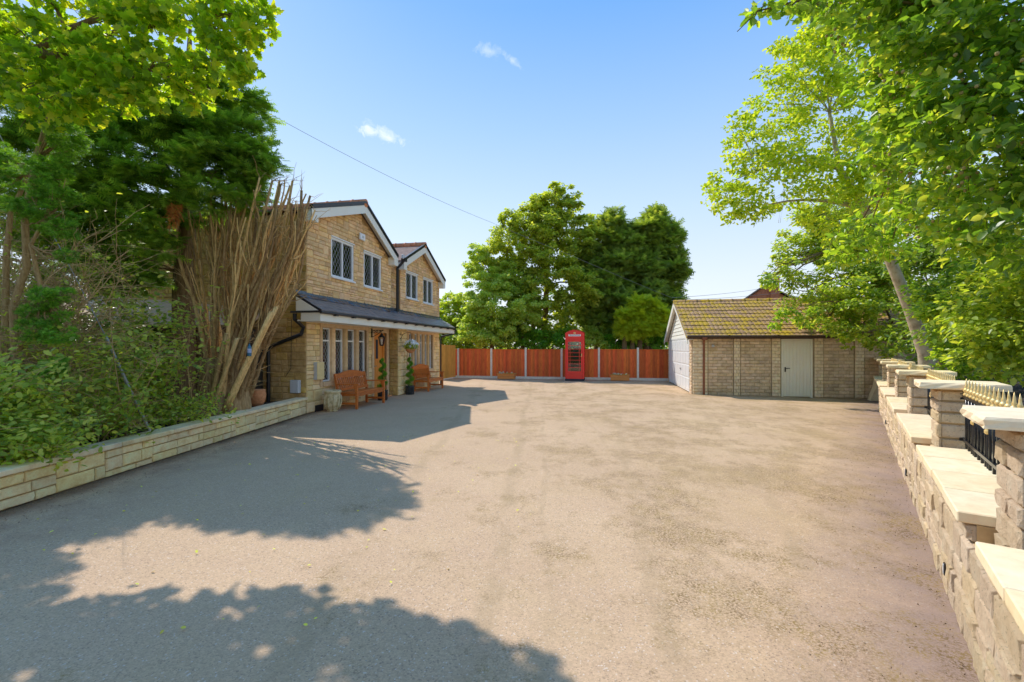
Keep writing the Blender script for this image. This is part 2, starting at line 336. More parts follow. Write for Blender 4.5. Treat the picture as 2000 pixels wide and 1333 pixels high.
class MB:
    def __init__(s): s.v = []; s.f = []; s.sm = False
    def add(s, vs, fs):
        k = len(s.v); s.v += [tuple(v) for v in vs]; s.f += [tuple(i+k for i in f) for f in fs]; return s
    def box(s, x0, x1, y0, y1, z0, z1, ch=0):
        if x0 > x1: x0, x1 = x1, x0
        if y0 > y1: y0, y1 = y1, y0
        if z0 > z1: z0, z1 = z1, z0
        if ch <= 0:
            return s.add([(x0, y0, z0), (x1, y0, z0), (x1, y1, z0), (x0, y1, z0), (x0, y0, z1), (x1, y0, z1), (x1, y1, z1), (x0, y1, z1)],
                  [(0, 3, 2, 1), (4, 5, 6, 7), (0, 1, 5, 4), (1, 2, 6, 5), (2, 3, 7, 6), (3, 0, 4, 7)])
        vs = []; idx = {}
        X = (x0, x1); Y = (y0, y1); Z = (z0, z1)
        for a in (0, 1):
            for b in (0, 1):
                for c in (0, 1):
                    sx, sy, sz = (1-2*a)*ch, (1-2*b)*ch, (1-2*c)*ch
                    idx[a, b, c, 0] = len(vs); vs.append((X[a], Y[b]+sy, Z[c]+sz))
                    idx[a, b, c, 1] = len(vs); vs.append((X[a]+sx, Y[b], Z[c]+sz))
                    idx[a, b, c, 2] = len(vs); vs.append((X[a]+sx, Y[b]+sy, Z[c]))
        fs = []
        for a in (0, 1): fs.append([idx[a, b, c, 0] for b, c in ((0, 0), (1, 0), (1, 1), (0, 1))])
        for b in (0, 1): fs.append([idx[a, b, c, 1] for a, c in ((0, 0), (1, 0), (1, 1), (0, 1))])
        for c in (0, 1): fs.append([idx[a, b, c, 2] for a, b in ((0, 0), (1, 0), (1, 1), (0, 1))])
        for b in (0, 1):
            for c in (0, 1): fs.append([idx[0, b, c, 1], idx[1, b, c, 1], idx[1, b, c, 2], idx[0, b, c, 2]])
        for a in (0, 1):
            for c in (0, 1): fs.append([idx[a, 0, c, 0], idx[a, 1, c, 0], idx[a, 1, c, 2], idx[a, 0, c, 2]])
        for a in (0, 1):
            for b in (0, 1): fs.append([idx[a, b, 0, 0], idx[a, b, 1, 0], idx[a, b, 1, 1], idx[a, b, 0, 1]])
        for k in idx:
            if k[3] == 0: fs.append([idx[k[0], k[1], k[2], i] for i in (0, 1, 2)])
        return s.add(vs, fs)
    def prism(s, poly, axis, a, b):
        """extrude a 2D polygon; axis 'x','y','z' is the extrusion axis"""
        def p(q, t): return {'x': (t, q[0], q[1]), 'y': (q[0], t, q[1]), 'z': (q[0], q[1], t)}[axis]
        n = len(poly)
        return s.add([p(q, a) for q in poly]+[p(q, b) for q in poly], [tuple(range(n))[::-1], tuple(range(n, 2*n))]+[(i, (i+1) % n, n+(i+1) % n, n+i) for i in range(n)])
    def tube(s, pts, r, n=8, cap=True):
        pts = [Vector(p) for p in pts]; rr = r if isinstance(r, (list, tuple)) else [r]*len(pts)
        rings = []; up = None
        for i, p in enumerate(pts):
            d = (pts[min(i+1, len(pts)-1)]-pts[max(i-1, 0)]).normalized()
            if up is None: up = Vector((0, 0, 1)) if abs(d.z) < .9 else Vector((1, 0, 0))
            a = d.cross(up).normalized(); b = a.cross(d).normalized(); up = b
            rings.append([p+(a*math.cos(2*PI*k/n)+b*math.sin(2*PI*k/n))*rr[i] for k in range(n)])
        vs = [v for g in rings for v in g]; fs = []
        for i in range(len(rings)-1):
            for k in range(n): fs.append((i*n+k, i*n+(k+1) % n, (i+1)*n+(k+1) % n, (i+1)*n+k))
        if cap: fs.append(tuple(range(n))[::-1]); fs.append(tuple((len(rings)-1)*n+k for k in range(n)))
        return s.add(vs, fs)
    def lathe(s, prof, c=(0, 0, 0), n=20, cap=True, sx=1, sy=1):
        vs = [(c[0]+r*math.cos(2*PI*k/n)*sx, c[1]+r*math.sin(2*PI*k/n)*sy, c[2]+z) for r, z in prof for k in range(n)]; fs = []
        for i in range(len(prof)-1):
            for k in range(n): fs.append((i*n+k, i*n+(k+1) % n, (i+1)*n+(k+1) % n, (i+1)*n+k))
        if cap: fs.append(tuple(range(n))[::-1]); fs.append(tuple((len(prof)-1)*n+k for k in range(n)))
        return s.add(vs, fs)
    def beam(s, p, q, w, h, up=(0, 0, 1)):
        p = Vector(p); q = Vector(q); d = (q-p).normalized(); a = d.cross(Vector(up)).normalized()*w/2; b = a.cross(d).normalized()*h/2
        vs = [t+x+y for t in (p, q) for x, y in ((-a, -b), (a, -b), (a, b), (-a, b))]
        return s.add(vs, [(0, 3, 2, 1), (4, 5, 6, 7), (0, 1, 5, 4), (1, 2, 6, 5), (2, 3, 7, 6), (3, 0, 4, 7)])
    def mesh(s, name='m', smooth=False):
        me = bpy.data.meshes.new(name); me.from_pydata(s.v, [], s.f); me.update()
        if smooth: me.shade_smooth() if hasattr(me, 'shade_smooth') else me.polygons.foreach_set('use_smooth', [True]*len(me.polygons))
        import bmesh
        bm = bmesh.new(); bm.from_mesh(me); bmesh.ops.recalc_face_normals(bm, faces=bm.faces); bm.to_mesh(me); bm.free()
        return me
    def build(s, name, mat, parent=None, smooth=False, **k): return link(name, s.mesh(name, smooth), mat, parent, **k)

def np_mesh(name, V, faces, rnd=None, smooth=False):
    """faces: list of int arrays (M,k)"""
    me = bpy.data.meshes.new(name)
    me.vertices.add(len(V)); me.vertices.foreach_set('co', np.asarray(V, np.float32).ravel())
    li = np.concatenate([f.ravel() for f in faces]).astype(np.int32)
    tot = np.concatenate([np.full(len(f), f.shape[1]) for f in faces]).astype(np.int32)
    st = np.concatenate([[0], np.cumsum(tot)[:-1]]).astype(np.int32)
    me.loops.add(len(li)); me.loops.foreach_set('vertex_index', li)
    me.polygons.add(len(tot)); me.polygons.foreach_set('loop_start', st); me.polygons.foreach_set('loop_total', tot)
    if smooth: me.polygons.foreach_set('use_smooth', np.ones(len(tot), bool))
    me.update(calc_edges=True)
    if rnd is not None:
        a = me.attributes.new('rnd', 'FLOAT', 'POINT'); a.data.foreach_set('value', np.asarray(rnd, np.float32))
    return me

# ------------------------------------------------------------------ stones and other repeated pieces
def stone_template(seed, nx=4, nz=3, rough=.35, ch=.14):
    r = random.Random(seed); vs = []; fs = []
    xs = [-.5]+[-.5+ch*.5+(1-ch)*i/(nx-1) for i in range(nx)]+[.5]; zs = [-.5]+[-.5+ch+(1-2*ch)*i/(nz-1) for i in range(nz)]+[.5]
    X, Z = len(xs), len(zs)
    for j in range(Z):
        for i in range(X):
            e = i in (0, X-1) or j in (0, Z-1)
            y = -.35 if e else -1+rough*(r.random()-.35)
            vs.append((xs[i]+(0 if e else r.uniform(-.03, .03)), y, zs[j]+(0 if e else r.uniform(-.05, .05))))
    for j in range(Z-1):
        for i in range(X-1): fs.append((j*X+i, j*X+i+1, (j+1)*X+i+1, (j+1)*X+i))
    k = len(vs); vs += [(-.5, .3, -.5), (.5, .3, -.5), (.5, .3, .5), (-.5, .3, .5)]
    fs.append(tuple([k, k+1]+[i for i in range(X-1, -1, -1)]))
    fs.append(tuple([k+2, k+3]+[(Z-1)*X+i for i in range(X)]))
    fs.append(tuple([k+3, k]+[j*X for j in range(Z)])); fs.append(tuple([k+1, k+2]+[j*X+X-1 for j in range(Z-1, -1, -1)]))
    return vs, fs
STONES = [stone_template(i) for i in range(10)]
STONES_R = [stone_template(50+i, 5, 3, .22, .08) for i in range(10)]
BLOCKS = [stone_template(90+i, 3, 2, .3, .16) for i in range(6)]
class Pieces:
    """pieces of one kind on one thing: the 300 that show largest become objects, the rest one mesh"""
    def __init__(s, frame, parent, name, mat, temps, keep=300): s.fr = frame; s.p = parent; s.n = name; s.mat = mat; s.t = temps; s.L = []; s.keep = keep; s.me = {}
    def put(s, c, size, rz=0, k=None, rx=0):
        """c = centre of the back plane, size = (along, depth, height)"""
        s.L.append((Vector(c), size, rz, random.randrange(len(s.t)) if k is None else k, rx))
    def rects(s, R, depth, plane=0, rz=0, axis='x', off=0.0, jit=.25):
        """R: (u0,u1,z0,z1); axis x: front plane at y=plane facing -y ; axis y: plane x=plane facing -x, u runs along y"""
        for u0, u1, z0, z1 in R:
            d = depth*random.uniform(1-jit, 1+jit)
            if axis == 'x': s.put(((u0+u1)/2, plane, (z0+z1)/2), (u1-u0, d, z1-z0), 0)
            elif axis == '-x': s.put((plane, (u0+u1)/2, (z0+z1)/2), (u1-u0, d, z1-z0), -PI/2)
            elif axis == '+x': s.put((plane, (u0+u1)/2, (z0+z1)/2), (u1-u0, d, z1-z0), PI/2)
            else: s.put(((u0+u1)/2, plane, (z0+z1)/2), (u1-u0, d, z1-z0), PI)
    def flush(s, labelrest=None):
        def show(it):
            w = s.fr.w(*it[0]); 
            if w.y < .3: return 0
            px = 1000+F*w.x/w.y; py = HORY-F*(w.z-CAMH)/w.y
            if not (-60 < px < 2060 and -60 < py < 1400): return 0
            nrm = (s.fr.M.to_3x3() @ (Matrix.Rotation(it[2], 3, 'Z') @ Vector((0, -1, 0)))); v = (Vector((0, 0, CAMH))-w)
            return max(0.0, nrm.dot(v.normalized()))*it[1][0]*it[1][2]/(w.y*w.y)
        s.L.sort(key=show, reverse=True)
        for it in s.L[:s.keep]:
            if show(it) <= 0: continue
            c, sz, rz, k, rx = it
            if k not in s.me:
                me = bpy.data.meshes.new(s.n); me.from_pydata(s.t[k][0], [], s.t[k][1]); me.update(); me.materials.append(MT[s.mat] if isinstance(s.mat, str) else s.mat); s.me[k] = me
            o = bpy.data.objects.new(s.n, s.me[k]); COL.objects.link(o); o.parent = s.p; o.location = c; o.rotation_euler = (rx, 0, rz); o.scale = sz
        shown = [it for it in s.L[:s.keep] if show(it) > 0]; rest = [it for it in s.L if it not in shown] if len(s.L) > len(shown) else []
        if len(s.L) > s.keep or rest:
            rest = s.L[len(shown):]
            V = []; Fc = []; R = []; n = 0
            for c, sz, rz, k, rx in rest:
                M_ = Matrix.Translation(c) @ Matrix.Rotation(rz, 4, 'Z') @ Matrix.Rotation(rx, 4, 'X') @ Matrix.Diagonal((*sz, 1))
                A = np.array(s.t[k][0]) @ np.array(M_.to_3x3()).T + np.array(M_.translation)
                V.append(A); Fc += [tuple(i+n for i in f) for f in s.t[k][1]]; n += len(A); R += [random.random()]*len(A)
            if V:
                V = np.concatenate(V); me = bpy.data.meshes.new(s.n); me.from_pydata(V.tolist(), [], Fc); me.update()
                a = me.attributes.new('rnd', 'FLOAT', 'POINT'); a.data.foreach_set('value', np.array(R, np.float32))
                o = link(s.n+'work' if not s.n.endswith('s') else s.n, me, s.mat, s.p); o['kind'] = 'stuff'
def subtract(r, h, m=.035):
    u0, u1, z0, z1 = r; a0, a1, b0, b1 = h
    if u1 <= a0 or u0 >= a1 or z1 <= b0 or z0 >= b1: return [r]
    out = []
    if u0 < a0: out.append((u0, a0-.004, z0, z1))
    if u1 > a1: out.append((a1+.004, u1, z0, z1))
    m0, m1 = max(u0, a0), min(u1, a1)
    if z0 < b0: out.append((m0, m1, z0, b0-.004))
    if z1 > b1: out.append((m0, m1, b1+.004, z1))
    return [q for q in out if q[1]-q[0] > m and q[3]-q[2] > m*.8]
def ashlar(u0, u1, z0, z1, holes=(), bh=(.19, .26), w=(.18, .42), g=.010, layers=(1, 2, 2, 3), clip=None, seed=0):
    r = random.Random(seed); R = []; z = z0
    while z < z1-.03:
        h = min(r.uniform(*bh), z1-z)
        if z1-z-h < .07: h = z1-z
        u = u0
        while u < u1-.02:
            k = r.choice(layers); cw = r.uniform(w[0], w[1]*.75) if k == 1 else r.uniform(w[1], w[1]*2.2)
            cw = min(cw, u1-u)
            if u1-u-cw < .1: cw = u1-u
            if h < .12: k = 1
            cuts = sorted([i/k+(r.uniform(-.12, .12) if 0 < i < k else 0) for i in range(k+1)])
            for a, b in zip(cuts, cuts[1:]):
                x = u
                while x < u+cw-.01:
                    L = cw if k == 1 else r.uniform(*w)*1.05
                    L = min(L, u+cw-x)
                    if u+cw-x-L < .08: L = u+cw-x
                    R.append((x+g/2, x+L-g/2, z+h*a+g/2, z+h*b-g/2)); x += L
            u += cw
        z += h
    for hole in holes: R = [q for t in R for q in subtract(t, hole)]
    if clip:
        out = []
        for a, b, c_, d in R:
            d2 = min(d, clip(a), clip(b))
            if d2-c_ > .035: out.append((a, b, c_, d2))
        R = out
    return R
def wall_cells(mb, u0, u1, z0, z1, holes, y0, y1):
    us = sorted({u0, u1, *[h[0] for h in holes], *[h[1] for h in holes]}); zs = sorted({z0, z1, *[h[2] for h in holes], *[h[3] for h in holes]})
    us = [u for u in us if u0 <= u <= u1]; zs = [z for z in zs if z0 <= z <= z1]
    for a, b in zip(us, us[1:]):
        run = None
        for c_, d in zip(zs, zs[1:]):
            inh = any(h[0] <= (a+b)/2 <= h[1] and h[2] <= (c_+d)/2 <= h[3] for h in holes)
            if not inh: run = (run[0], d) if run else (c_, d)
            if inh and run: mb.box(a, b, y0, y1, run[0], run[1]); run = None
        if run: mb.box(a, b, y0, y1, run[0], run[1])
# ------------------------------------------------------------------ the setting
def sheet(name, poly, z, mat, kind='structure'):
    me = bpy.data.meshes.new(name); me.from_pydata([(x, y, z) for x, y in poly], [], [tuple(range(len(poly)))]); me.update()
    return tag(link(name, me, mat), kind=kind)
sheet('ground', [(-900, -900), (900, -900), (900, 1500), (-900, 1500)], -.22, 'ground')
# driveway: a finely divided sheet with a slight fall towards the garage side
nx, ny = 60, 80; V = []; Fq = []
def gz(x, y): return -.0095*max(0.0, (x-6.26)*.979-(y-15.8)*.2036) if x > 6 else 0.0
for j in range(ny+1):
    for i in range(nx+1):
        x = -5.04+ (25.0)*i/nx; y = -2+28*j/ny
        V.append((x, y, gz(x, y)+.006*math.sin(x*1.1+y*.4)*math.sin(y*.7-x*.3)-.002))
for j in range(ny):
    for i in range(nx): a = j*(nx+1)+i; Fq.append((a, a+1, a+nx+2, a+nx+1))
me = bpy.data.meshes.new('driveway'); me.from_pydata(V, [], Fq); me.update(); me.shade_smooth()
tag(link('driveway', me, 'asphalt'), kind='structure')

FH = Frame(-5.02, 11.1, math.atan2(.979, .2036))            # house front: x along front (away), y into the house
FW = Frame(6.26, 15.8, math.atan2(-.2036, .979))            # garage: x along side wall (right), y away from the camera

# raised planting bed on the left, rough bank on the right
def mound(name, x0, x1, y0, y1, z, amp, n=26, edge=None):
    V = []; Fq = []
    for j in range(n+1):
        for i in range(n+1):
            x = x0+(x1-x0)*i/n; y = y0+(y1-y0)*j/n
            if edge: x = edge(x, y, i/n)
            V.append((x, y, z+amp*(math.sin(x*2.1+y)*math.cos(y*1.7-x)+random.uniform(-.4, .4))*.5))
    for j in range(n):
        for i in range(n): a = j*(n+1)+i; Fq.append((a, a+1, a+n+2, a+n+1))
    me = bpy.data.meshes.new(name); me.from_pydata(V, [], Fq); me.update(); me.shade_smooth()
    return tag(link(name, me, 'soil'), kind='structure')
mound('bed_soil', -16, -5.27, -1, 15, .30, .06)
mound('bank_soil', 0, 1, 0, 1, .55, .08, edge=None) if False else None
V = []; Fq = []; n = 30
for j in range(n+1):
    for i in range(n+1):
        t = -1+25*j/n; q = .62+12*i/n                           # t along the right wall, q behind it
        V.append((.59*.798*.798+ .603*t+.798*q, -.59*.798*.603+.798*t-.603*q, .52+.05*math.sin(t*2+q*3)+.25*min(1, i/6)))
for j in range(n):
    for i in range(n): a = j*(n+1)+i; Fq.append((a, a+1, a+n+2, a+n+1))
me = bpy.data.meshes.new('bank_soil'); me.from_pydata(V, [], Fq); me.update(); tag(link('bank_soil', me, 'soil'), kind='structure')

# ------------------------------------------------------------------ house
HR = FH.empty('stone_house', 'two gabled buff stone house with leaded windows and dark lean-to porch roof', 'house')
L_ = 9.0                                    # length of the front
UPW = [(1.01, 2.11, 3.49, 4.57), (2.67, 3.74, 3.45, 4.53), (5.60, 6.66, 3.42, 4.41), (7.19, 8.23, 3.39, 4.41)]
GW1 = (.62, 2.84, .72, 2.13); DOOR = (3.27, 4.12, 0, 2.09); GW2 = (5.36, 8.20, .75, 2.14)
R1, E1, RZ1, EZ1 = 2.38, 2.48, 5.74, 4.42   # gable 1: ridge position, half span, heights at verge
def g1(u): return RZ1-(.545 if u > 2.38 else .34)*abs(u-2.38)
def g2(u): return 5.50-.484*abs(u-6.88)
# masonry cores
c = MB()
GH = [GW1, DOOR, GW2]
wall_cells(c, 0, L_, 0, 2.9, GH, 0, .28)
wall_cells(c, 0, 4.42, 2.9, 4.58, UPW[:2], 0, .28); wall_cells(c, 5.14, L_, 2.9, 4.56, UPW[2:], 0, .28)
c.box(4.42, 5.14, .14, .30, 2.9, 4.7)
c.prism([(0, 4.58), (4.42, 4.58), (4.42, g1(4.42)-.06), (2.38, g1(2.38)-.06), (.0, g1(0)-.06)], 'y', 0, .28)
c.prism([(5.14, 4.56), (L_, 4.56), (6.88, g2(6.88)-.06), (5.14, g2(5.14)-.06)], 'y', 0, .28)
c.box(0, .28, .28, 6.5, 0, 4.9); c.box(L_-.28, L_, .28, 6.5, 0, 4.5); c.box(0, L_, 6.5, 6.75, 0, 4.5)
c.build('wall', 'mortar', HR)
PS = Pieces(FH, HR, 'stone', 'stone_up', STONES, 300)
big = dict(bh=(.19, .25), w=(.20, .44))
PS.rects(ashlar(0, 4.42, 2.93, 5.9, UPW[:2], seed=1, clip=lambda u: g1(u)-.07, **big), .022)
PS.rects(ashlar(5.14, L_, 2.93, 5.7, UPW[2:], seed=2, clip=lambda u: g2(u)-.07, **big), .022)
PS.rects(ashlar(4.46, 5.12, 2.93, 4.66, (), seed=3, **big), .022, plane=.14)
PS.flush()
PS = Pieces(FH, HR, 'lower_stone', 'stone_low', STONES, 300)
dress = [(GW1[0]-.10, GW1[1]+.10, GW1[2]-.12, GW1[3]+.16), (DOOR[0]-.12, DOOR[1]+.12, 0, DOOR[3]+.14), (GW2[0]-.10, GW2[1]+.10, GW2[2]-.12, GW2[3]+.16)]
PS.rects(ashlar(0, L_, 0, 2.44, dress+[(4.30, 5.06, 0, 3)], seed=4, bh=(.24, .32), w=(.22, .5), layers=(1, 1, 2, 2, 3)), .022)
# rough stone buttress beside the door
PS.rects(ashlar(4.36, 5.0, 0, 2.44, (), seed=5, bh=(.22, .34), w=(.16, .34), layers=(1, 2, 2)), .035, plane=-.30)
PS.flush()
bt = MB(); bt.box(4.36, 5.0, -.30, -.002, 0, 2.46); bt.build('buttress', 'mortar', HR)
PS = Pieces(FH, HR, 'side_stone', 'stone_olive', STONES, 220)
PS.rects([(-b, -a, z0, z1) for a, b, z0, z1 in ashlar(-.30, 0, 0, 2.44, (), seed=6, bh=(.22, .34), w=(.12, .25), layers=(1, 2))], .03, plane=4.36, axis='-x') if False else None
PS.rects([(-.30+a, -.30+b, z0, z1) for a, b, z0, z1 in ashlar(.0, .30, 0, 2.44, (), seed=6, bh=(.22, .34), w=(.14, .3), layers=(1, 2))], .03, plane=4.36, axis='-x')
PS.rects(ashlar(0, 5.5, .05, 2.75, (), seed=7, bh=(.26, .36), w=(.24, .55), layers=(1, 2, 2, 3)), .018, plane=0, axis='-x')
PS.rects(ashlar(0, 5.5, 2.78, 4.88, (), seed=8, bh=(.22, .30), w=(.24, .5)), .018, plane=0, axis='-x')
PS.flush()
# dressed stone surrounds, mullions, lintels
d = MB()
def surround(h, sill=True, w=.10, lint=.16):
    a, b, z0, z1 = h; t = .035
    d.box(a-w, a, -t, .10, z0-(.12 if sill else 0), z1, .006); d.box(b, b+w, -t, .10, z0-(.12 if sill else 0), z1, .006)
    d.box(a-w, b+w, -t-.004, .10, z1+.002, z1+lint, .006)
    if sill: d.box(a, b, -t-.02, .14, z0-.12, z0-.002, .006)
surround(GW1); surround(GW2); surround(DOOR, False, .12, .14)
d.box(.0, L_, -.025, -.001, 2.452, 2.70)
d.build('stone_surround', 'dress', HR)
def mull(xs, z0, z1):
    for x in xs:
        m = MB(); m.prism([(x-.075, .0), (x-.045, -.03), (x+.045, -.03), (x+.075, .0), (x+.075, .14), (x-.075, .14)], 'z', z0, z1); m.build('mullion', 'dress', HR)
def lights(a, b, n, mw): 
    w = (b-a-(n-1)*mw)/n; return [(a+i*(w+mw), a+i*(w+mw)+w) for i in range(n)]
GL1 = lights(GW1[0], GW1[1], 4, .15); GL2 = lights(GW2[0], GW2[1], 6, .11)
mull([(x[1]+y[0])/2 for x, y in zip(GL1, GL1[1:])], GW1[2], GW1[3])
mull([(x[1]+y[0])/2 for x, y in zip(GL2, GL2[1:])], GW2[2], GW2[3])
def lattice(mb, a, b, z0, z1, y, sx, sz, w=.008):
    """diamond leading clipped to a pane"""
    k = sz/sx
    for sgn in (1, -1):
        c0 = -20
        t = z0-k*(b-a)-sz
        while t < z1+k*(b-a)+sz:
            pts = []
            # line z = t + sgn*k*(x-a)
            xa, xb = a, b; za, zb = t, t+sgn*k*(b-a)
            P = [(xa, za), (xb, zb)]
            def clipz(P, lim, keep):
                (x0, y0), (x1, y1) = P; i0, i1 = keep(y0), keep(y1)
                if not i0 and not i1: return None
                if i0 and i1: return P
                f = (lim-y0)/(y1-y0); m = (x0+(x1-x0)*f, lim); return [(x0, y0), m] if i0 else [m, (x1, y1)]
            P = clipz(P, z0, lambda q: q >= z0-1e-9); P = P and clipz(P, z1, lambda q: q <= z1+1e-9)
            if P and abs(P[0][0]-P[1][0]) > .01:
                (x0, y0), (x1, y1) = P; L = math.hypot(x1-x0, y1-y0); nxx, nz = -(y1-y0)/L*w/2, (x1-x0)/L*w/2
                q = len(mb.v); mb.v += [(x0-nxx, y, y0-nz), (x1-nxx, y, y1-nz), (x1+nxx, y, y1+nz), (x0+nxx, y, y0+nz)]; mb.f.append((q, q+1, q+2, q+3))
            t += sz
MT['came'] = simple('lead_came', [(.30, .30, .29), (.36, .36, .35)], rough=.5)
def window(a, b, z0, z1, panes=2, leaded=True, sub=None, top=None, fy=.05, fw=.06, sill=True, curtain='curtain_grey', cfrac=.5, diamonds=(.135, .21)):
    f = MB(); y0, y1 = fy-.045, fy+.035
    f.box(a, b, y0, y1, z1-fw, z1, .004); f.box(a, b, y0, y1, z0, z0+fw, .004); f.box(a, a+fw*.8, y0+.001, y1-.001, z0+fw, z1-fw); f.box(b-fw*.8, b, y0+.001, y1-.001, z0+fw, z1-fw)
    W = f.build('window', 'upvc', HR)
    ps = []; mw = .05; ix0, ix1 = a+fw*.8, b-fw*.8; pw = (ix1-ix0-(panes-1)*mw)/panes
    for i in range(panes):
        x0 = ix0+i*(pw+mw); ps.append((x0, x0+pw))
        if i: m = MB(); m.box(x0-mw, x0, y0+.004, y1-.004, z0+fw, z1-fw); m.build('frame_bar', 'upvc', W)
    for x0, x1 in ps:
        zz = [(z0+fw, z1-fw)]
        if top:
            zt = z1-fw-top; zz = [(z0+fw, zt-.02), (zt+.02, z1-fw)]; m = MB(); m.box(x0, x1, y0+.006, y1-.006, zt-.02, zt+.02); m.build('frame_bar', 'upvc', W)
        for q0, q1 in zz:
            g = MB(); g.box(x0, x1, fy, fy+.006, q0, q1); g.build('pane', 'glass', W)
            if leaded: l = MB(); lattice(l, x0, x1, q0, q1, fy-.004, *diamonds); l.build('lead_lattice', 'came', W)
    if sill: s = MB(); s.box(a-.03, b+.03, -.07, y0-.002, z0-.035, z0+.012, .004); s.box(a-.02, b+.02, -.04, y0-.002, z1+.001, z1+.03); s.build('sill', 'upvc', W)
    if curtain:
        for cur, x0, x1, c0, c1 in curtain:
            n = 24; vs = []
            for i in range(n+1): x = x0+(x1-x0)*i/n; y = fy+.07+.02*math.sin(i*1.9)+.01*math.sin(i*.7); vs += [(x, y, c0), (x, y, c1)]
            k = MB(); k.add(vs, [(2*i, 2*i+2, 2*i+3, 2*i+1) for i in range(n)]); k.build('curtain', cur, W, smooth=True)
    return W
for (a, b, z0, z1), spec in zip(UPW, [
        ([('curtain_grey', 1.75, 2.11, 3.49, 4.57), ('curtain_grey', 1.01, 2.1, 4.2, 4.57)], ),
        ([('curtain_grey', 3.42, 3.74, 3.45, 4.53), ('curtain_grey', 2.67, 3.4, 4.2, 4.53)], ),
        ([('curtain_grey', 5.60, 6.66, 3.42, 4.41)], ), ([('curtain_grey', 7.19, 7.5, 3.39, 4.41), ('curtain_grey', 7.95, 8.23, 3.39, 4.41)], )]):
    window(a+.005, b-.005, z0+.01, z1-.005, 2, a < 5 or True, curtain=spec[0], fy=.04)
for i, (a, b) in enumerate(GL1):
    cur = [('curtain_red', a, b, GW1[2], GW1[3])] if i < 2 else ([('curtain_red', a, a+.25, GW1[2], GW1[3])] if i == 2 else [('curtain_grey', a, b, GW1[2], GW1[3])])
    window(a, b, GW1[2], GW1[3], 1, top=.30, fy=.11, fw=.038, sill=False, curtain=cur, diamonds=(.11, .17))
for i, (a, b) in enumerate(GL2):
    window(a, b, GW2[2], GW2[3], 1, top=.30, fy=.10, fw=.038, sill=False, curtain=[('curtain_grey', a, b, GW2[2], GW2[3])] if i > 3 else [('curtain_red', a, a+.12, GW2[2], GW2[3])], diamonds=(.11, .17))
# floors and partition so that rooms are dark behind the glass
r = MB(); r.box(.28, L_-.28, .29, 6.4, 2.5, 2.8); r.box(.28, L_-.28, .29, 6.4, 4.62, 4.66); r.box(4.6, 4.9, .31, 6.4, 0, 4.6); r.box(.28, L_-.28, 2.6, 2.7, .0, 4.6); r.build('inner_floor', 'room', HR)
# door
dm = MB(); dm.box(3.36, 4.03, .10, .15, .03, 2.03); D = dm.build('door', 'oak', HR)
dm = MB(); dm.box(3.27, 3.355, .06, .17, 0, 2.088); dm.box(4.035, 4.12, .06, .17, 0, 2.088); dm.box(3.356, 4.034, .06, .17, 2.03, 2.088); dm.build('door_frame', 'oak', D)
for i in range(4):
    dm = MB(); dm.box(3.39+i*.155, 3.535+i*.155, .088, .099, .12, 1.18, .003); dm.build('panel', 'oak', D)
dm = MB(); dm.box(3.52, 3.74, .082, .099, 1.20, 1.92, .004); dm.build('window_trim', 'oak', D)
dm = MB(); dm.box(3.56, 3.70, .074, .081, 1.25, 1.87); dm.build('window_pane', 'k6_base', D)
dm = MB(); dm.tube([(3.42, .09, 1.02), (3.42, .03, 1.02), (3.53, .03, 1.02)], .012, 8); dm.box(3.40, 3.445, .092, .0995, .93, 1.12); dm.build('handle', 'steel', D)
dm = MB(); dm.box(3.16, 4.23, -.16, .06, -.01, .035, .01); dm.build('doorstep', 'terracotta', HR)
# lean-to porch roof with fascia
S0, S1, TT, ZE = -.40, 9.12, .665, 2.46
pr = MB()
nseg = 60
for i in range(nseg):
    a = S0+(S1-S0)*i/nseg; b = S0+(S1-S0)*(i+1)/nseg
    for k in range(5):
        y0, y1 = -TT-.03+(TT+.03)*k/5, -TT-.03+(TT+.03)*(k+1)/5; z0 = ZE+(2.86-ZE)*k/5; z1 = ZE+(2.86-ZE)*(k+1)/5
        o = random.uniform(0, .004)
        pr.add([(a+.002, y0, z0+.03+o), (b-.002, y0, z0+.03+o), (b-.002, y1, z1+.022+o), (a+.002, y1, z1+.022+o), (a+.002, y0, z0+.012), (b-.002, y0, z0+.012)], [(0, 1, 2, 3), (4, 5, 1, 0)])
o = pr.build('porch_roof_tiles', 'porch', HR); o['kind'] = 'stuff'
pr = MB(); pr.prism([(-TT-.02, ZE), (-.002, 2.845), (-.002, 2.80), (-TT-.02, ZE-.05)], 'x', S0+.01, S1-.01); pr.build('porch_roof', 'black', HR)
# wrinkled lead flashing
fl = MB(); n = 90; vs = []
for i in range(n+1):
    a = S0+(S1-S0)*i/n; w = lambda s: random.uniform(-s, s)
    vs += [(a, -.008, 2.975+w(.012)), (a, -.03, 2.90+w(.01)), (a, -.10+w(.02), 2.855+w(.012)), (a, -.17+w(.025), 2.80+w(.004))]
for i in range(n):
    for k in range(3): fl.f.append((4*i+k, 4*i+4+k, 4*i+5+k, 4*i+1+k))
fl.v = vs; fl.build('flashing', 'lead', HR)
fa = MB(); fa.box(S0, S1-.03, -TT, -TT+.03, ZE-.235, ZE-.012); fa.box(S0+.003, S0+.03, -TT+.03, -.15, ZE-.235, ZE-.012)
fa.build('fascia', 'white', HR)
fa = MB(); fa.box(S0+.03, S1-.03, -TT+.03, -.03, ZE-.225, ZE-.20); fa.build('soffit', 'white', HR)
for s in (S0, S1-.03):
    fa = MB(); fa.prism([(-TT+.02, ZE-.005), (-.02, ZE-.005), (-.02, 2.80), (-.05, 2.80)], 'x', s, s+.028); fa.build('gable_board', 'white', HR)
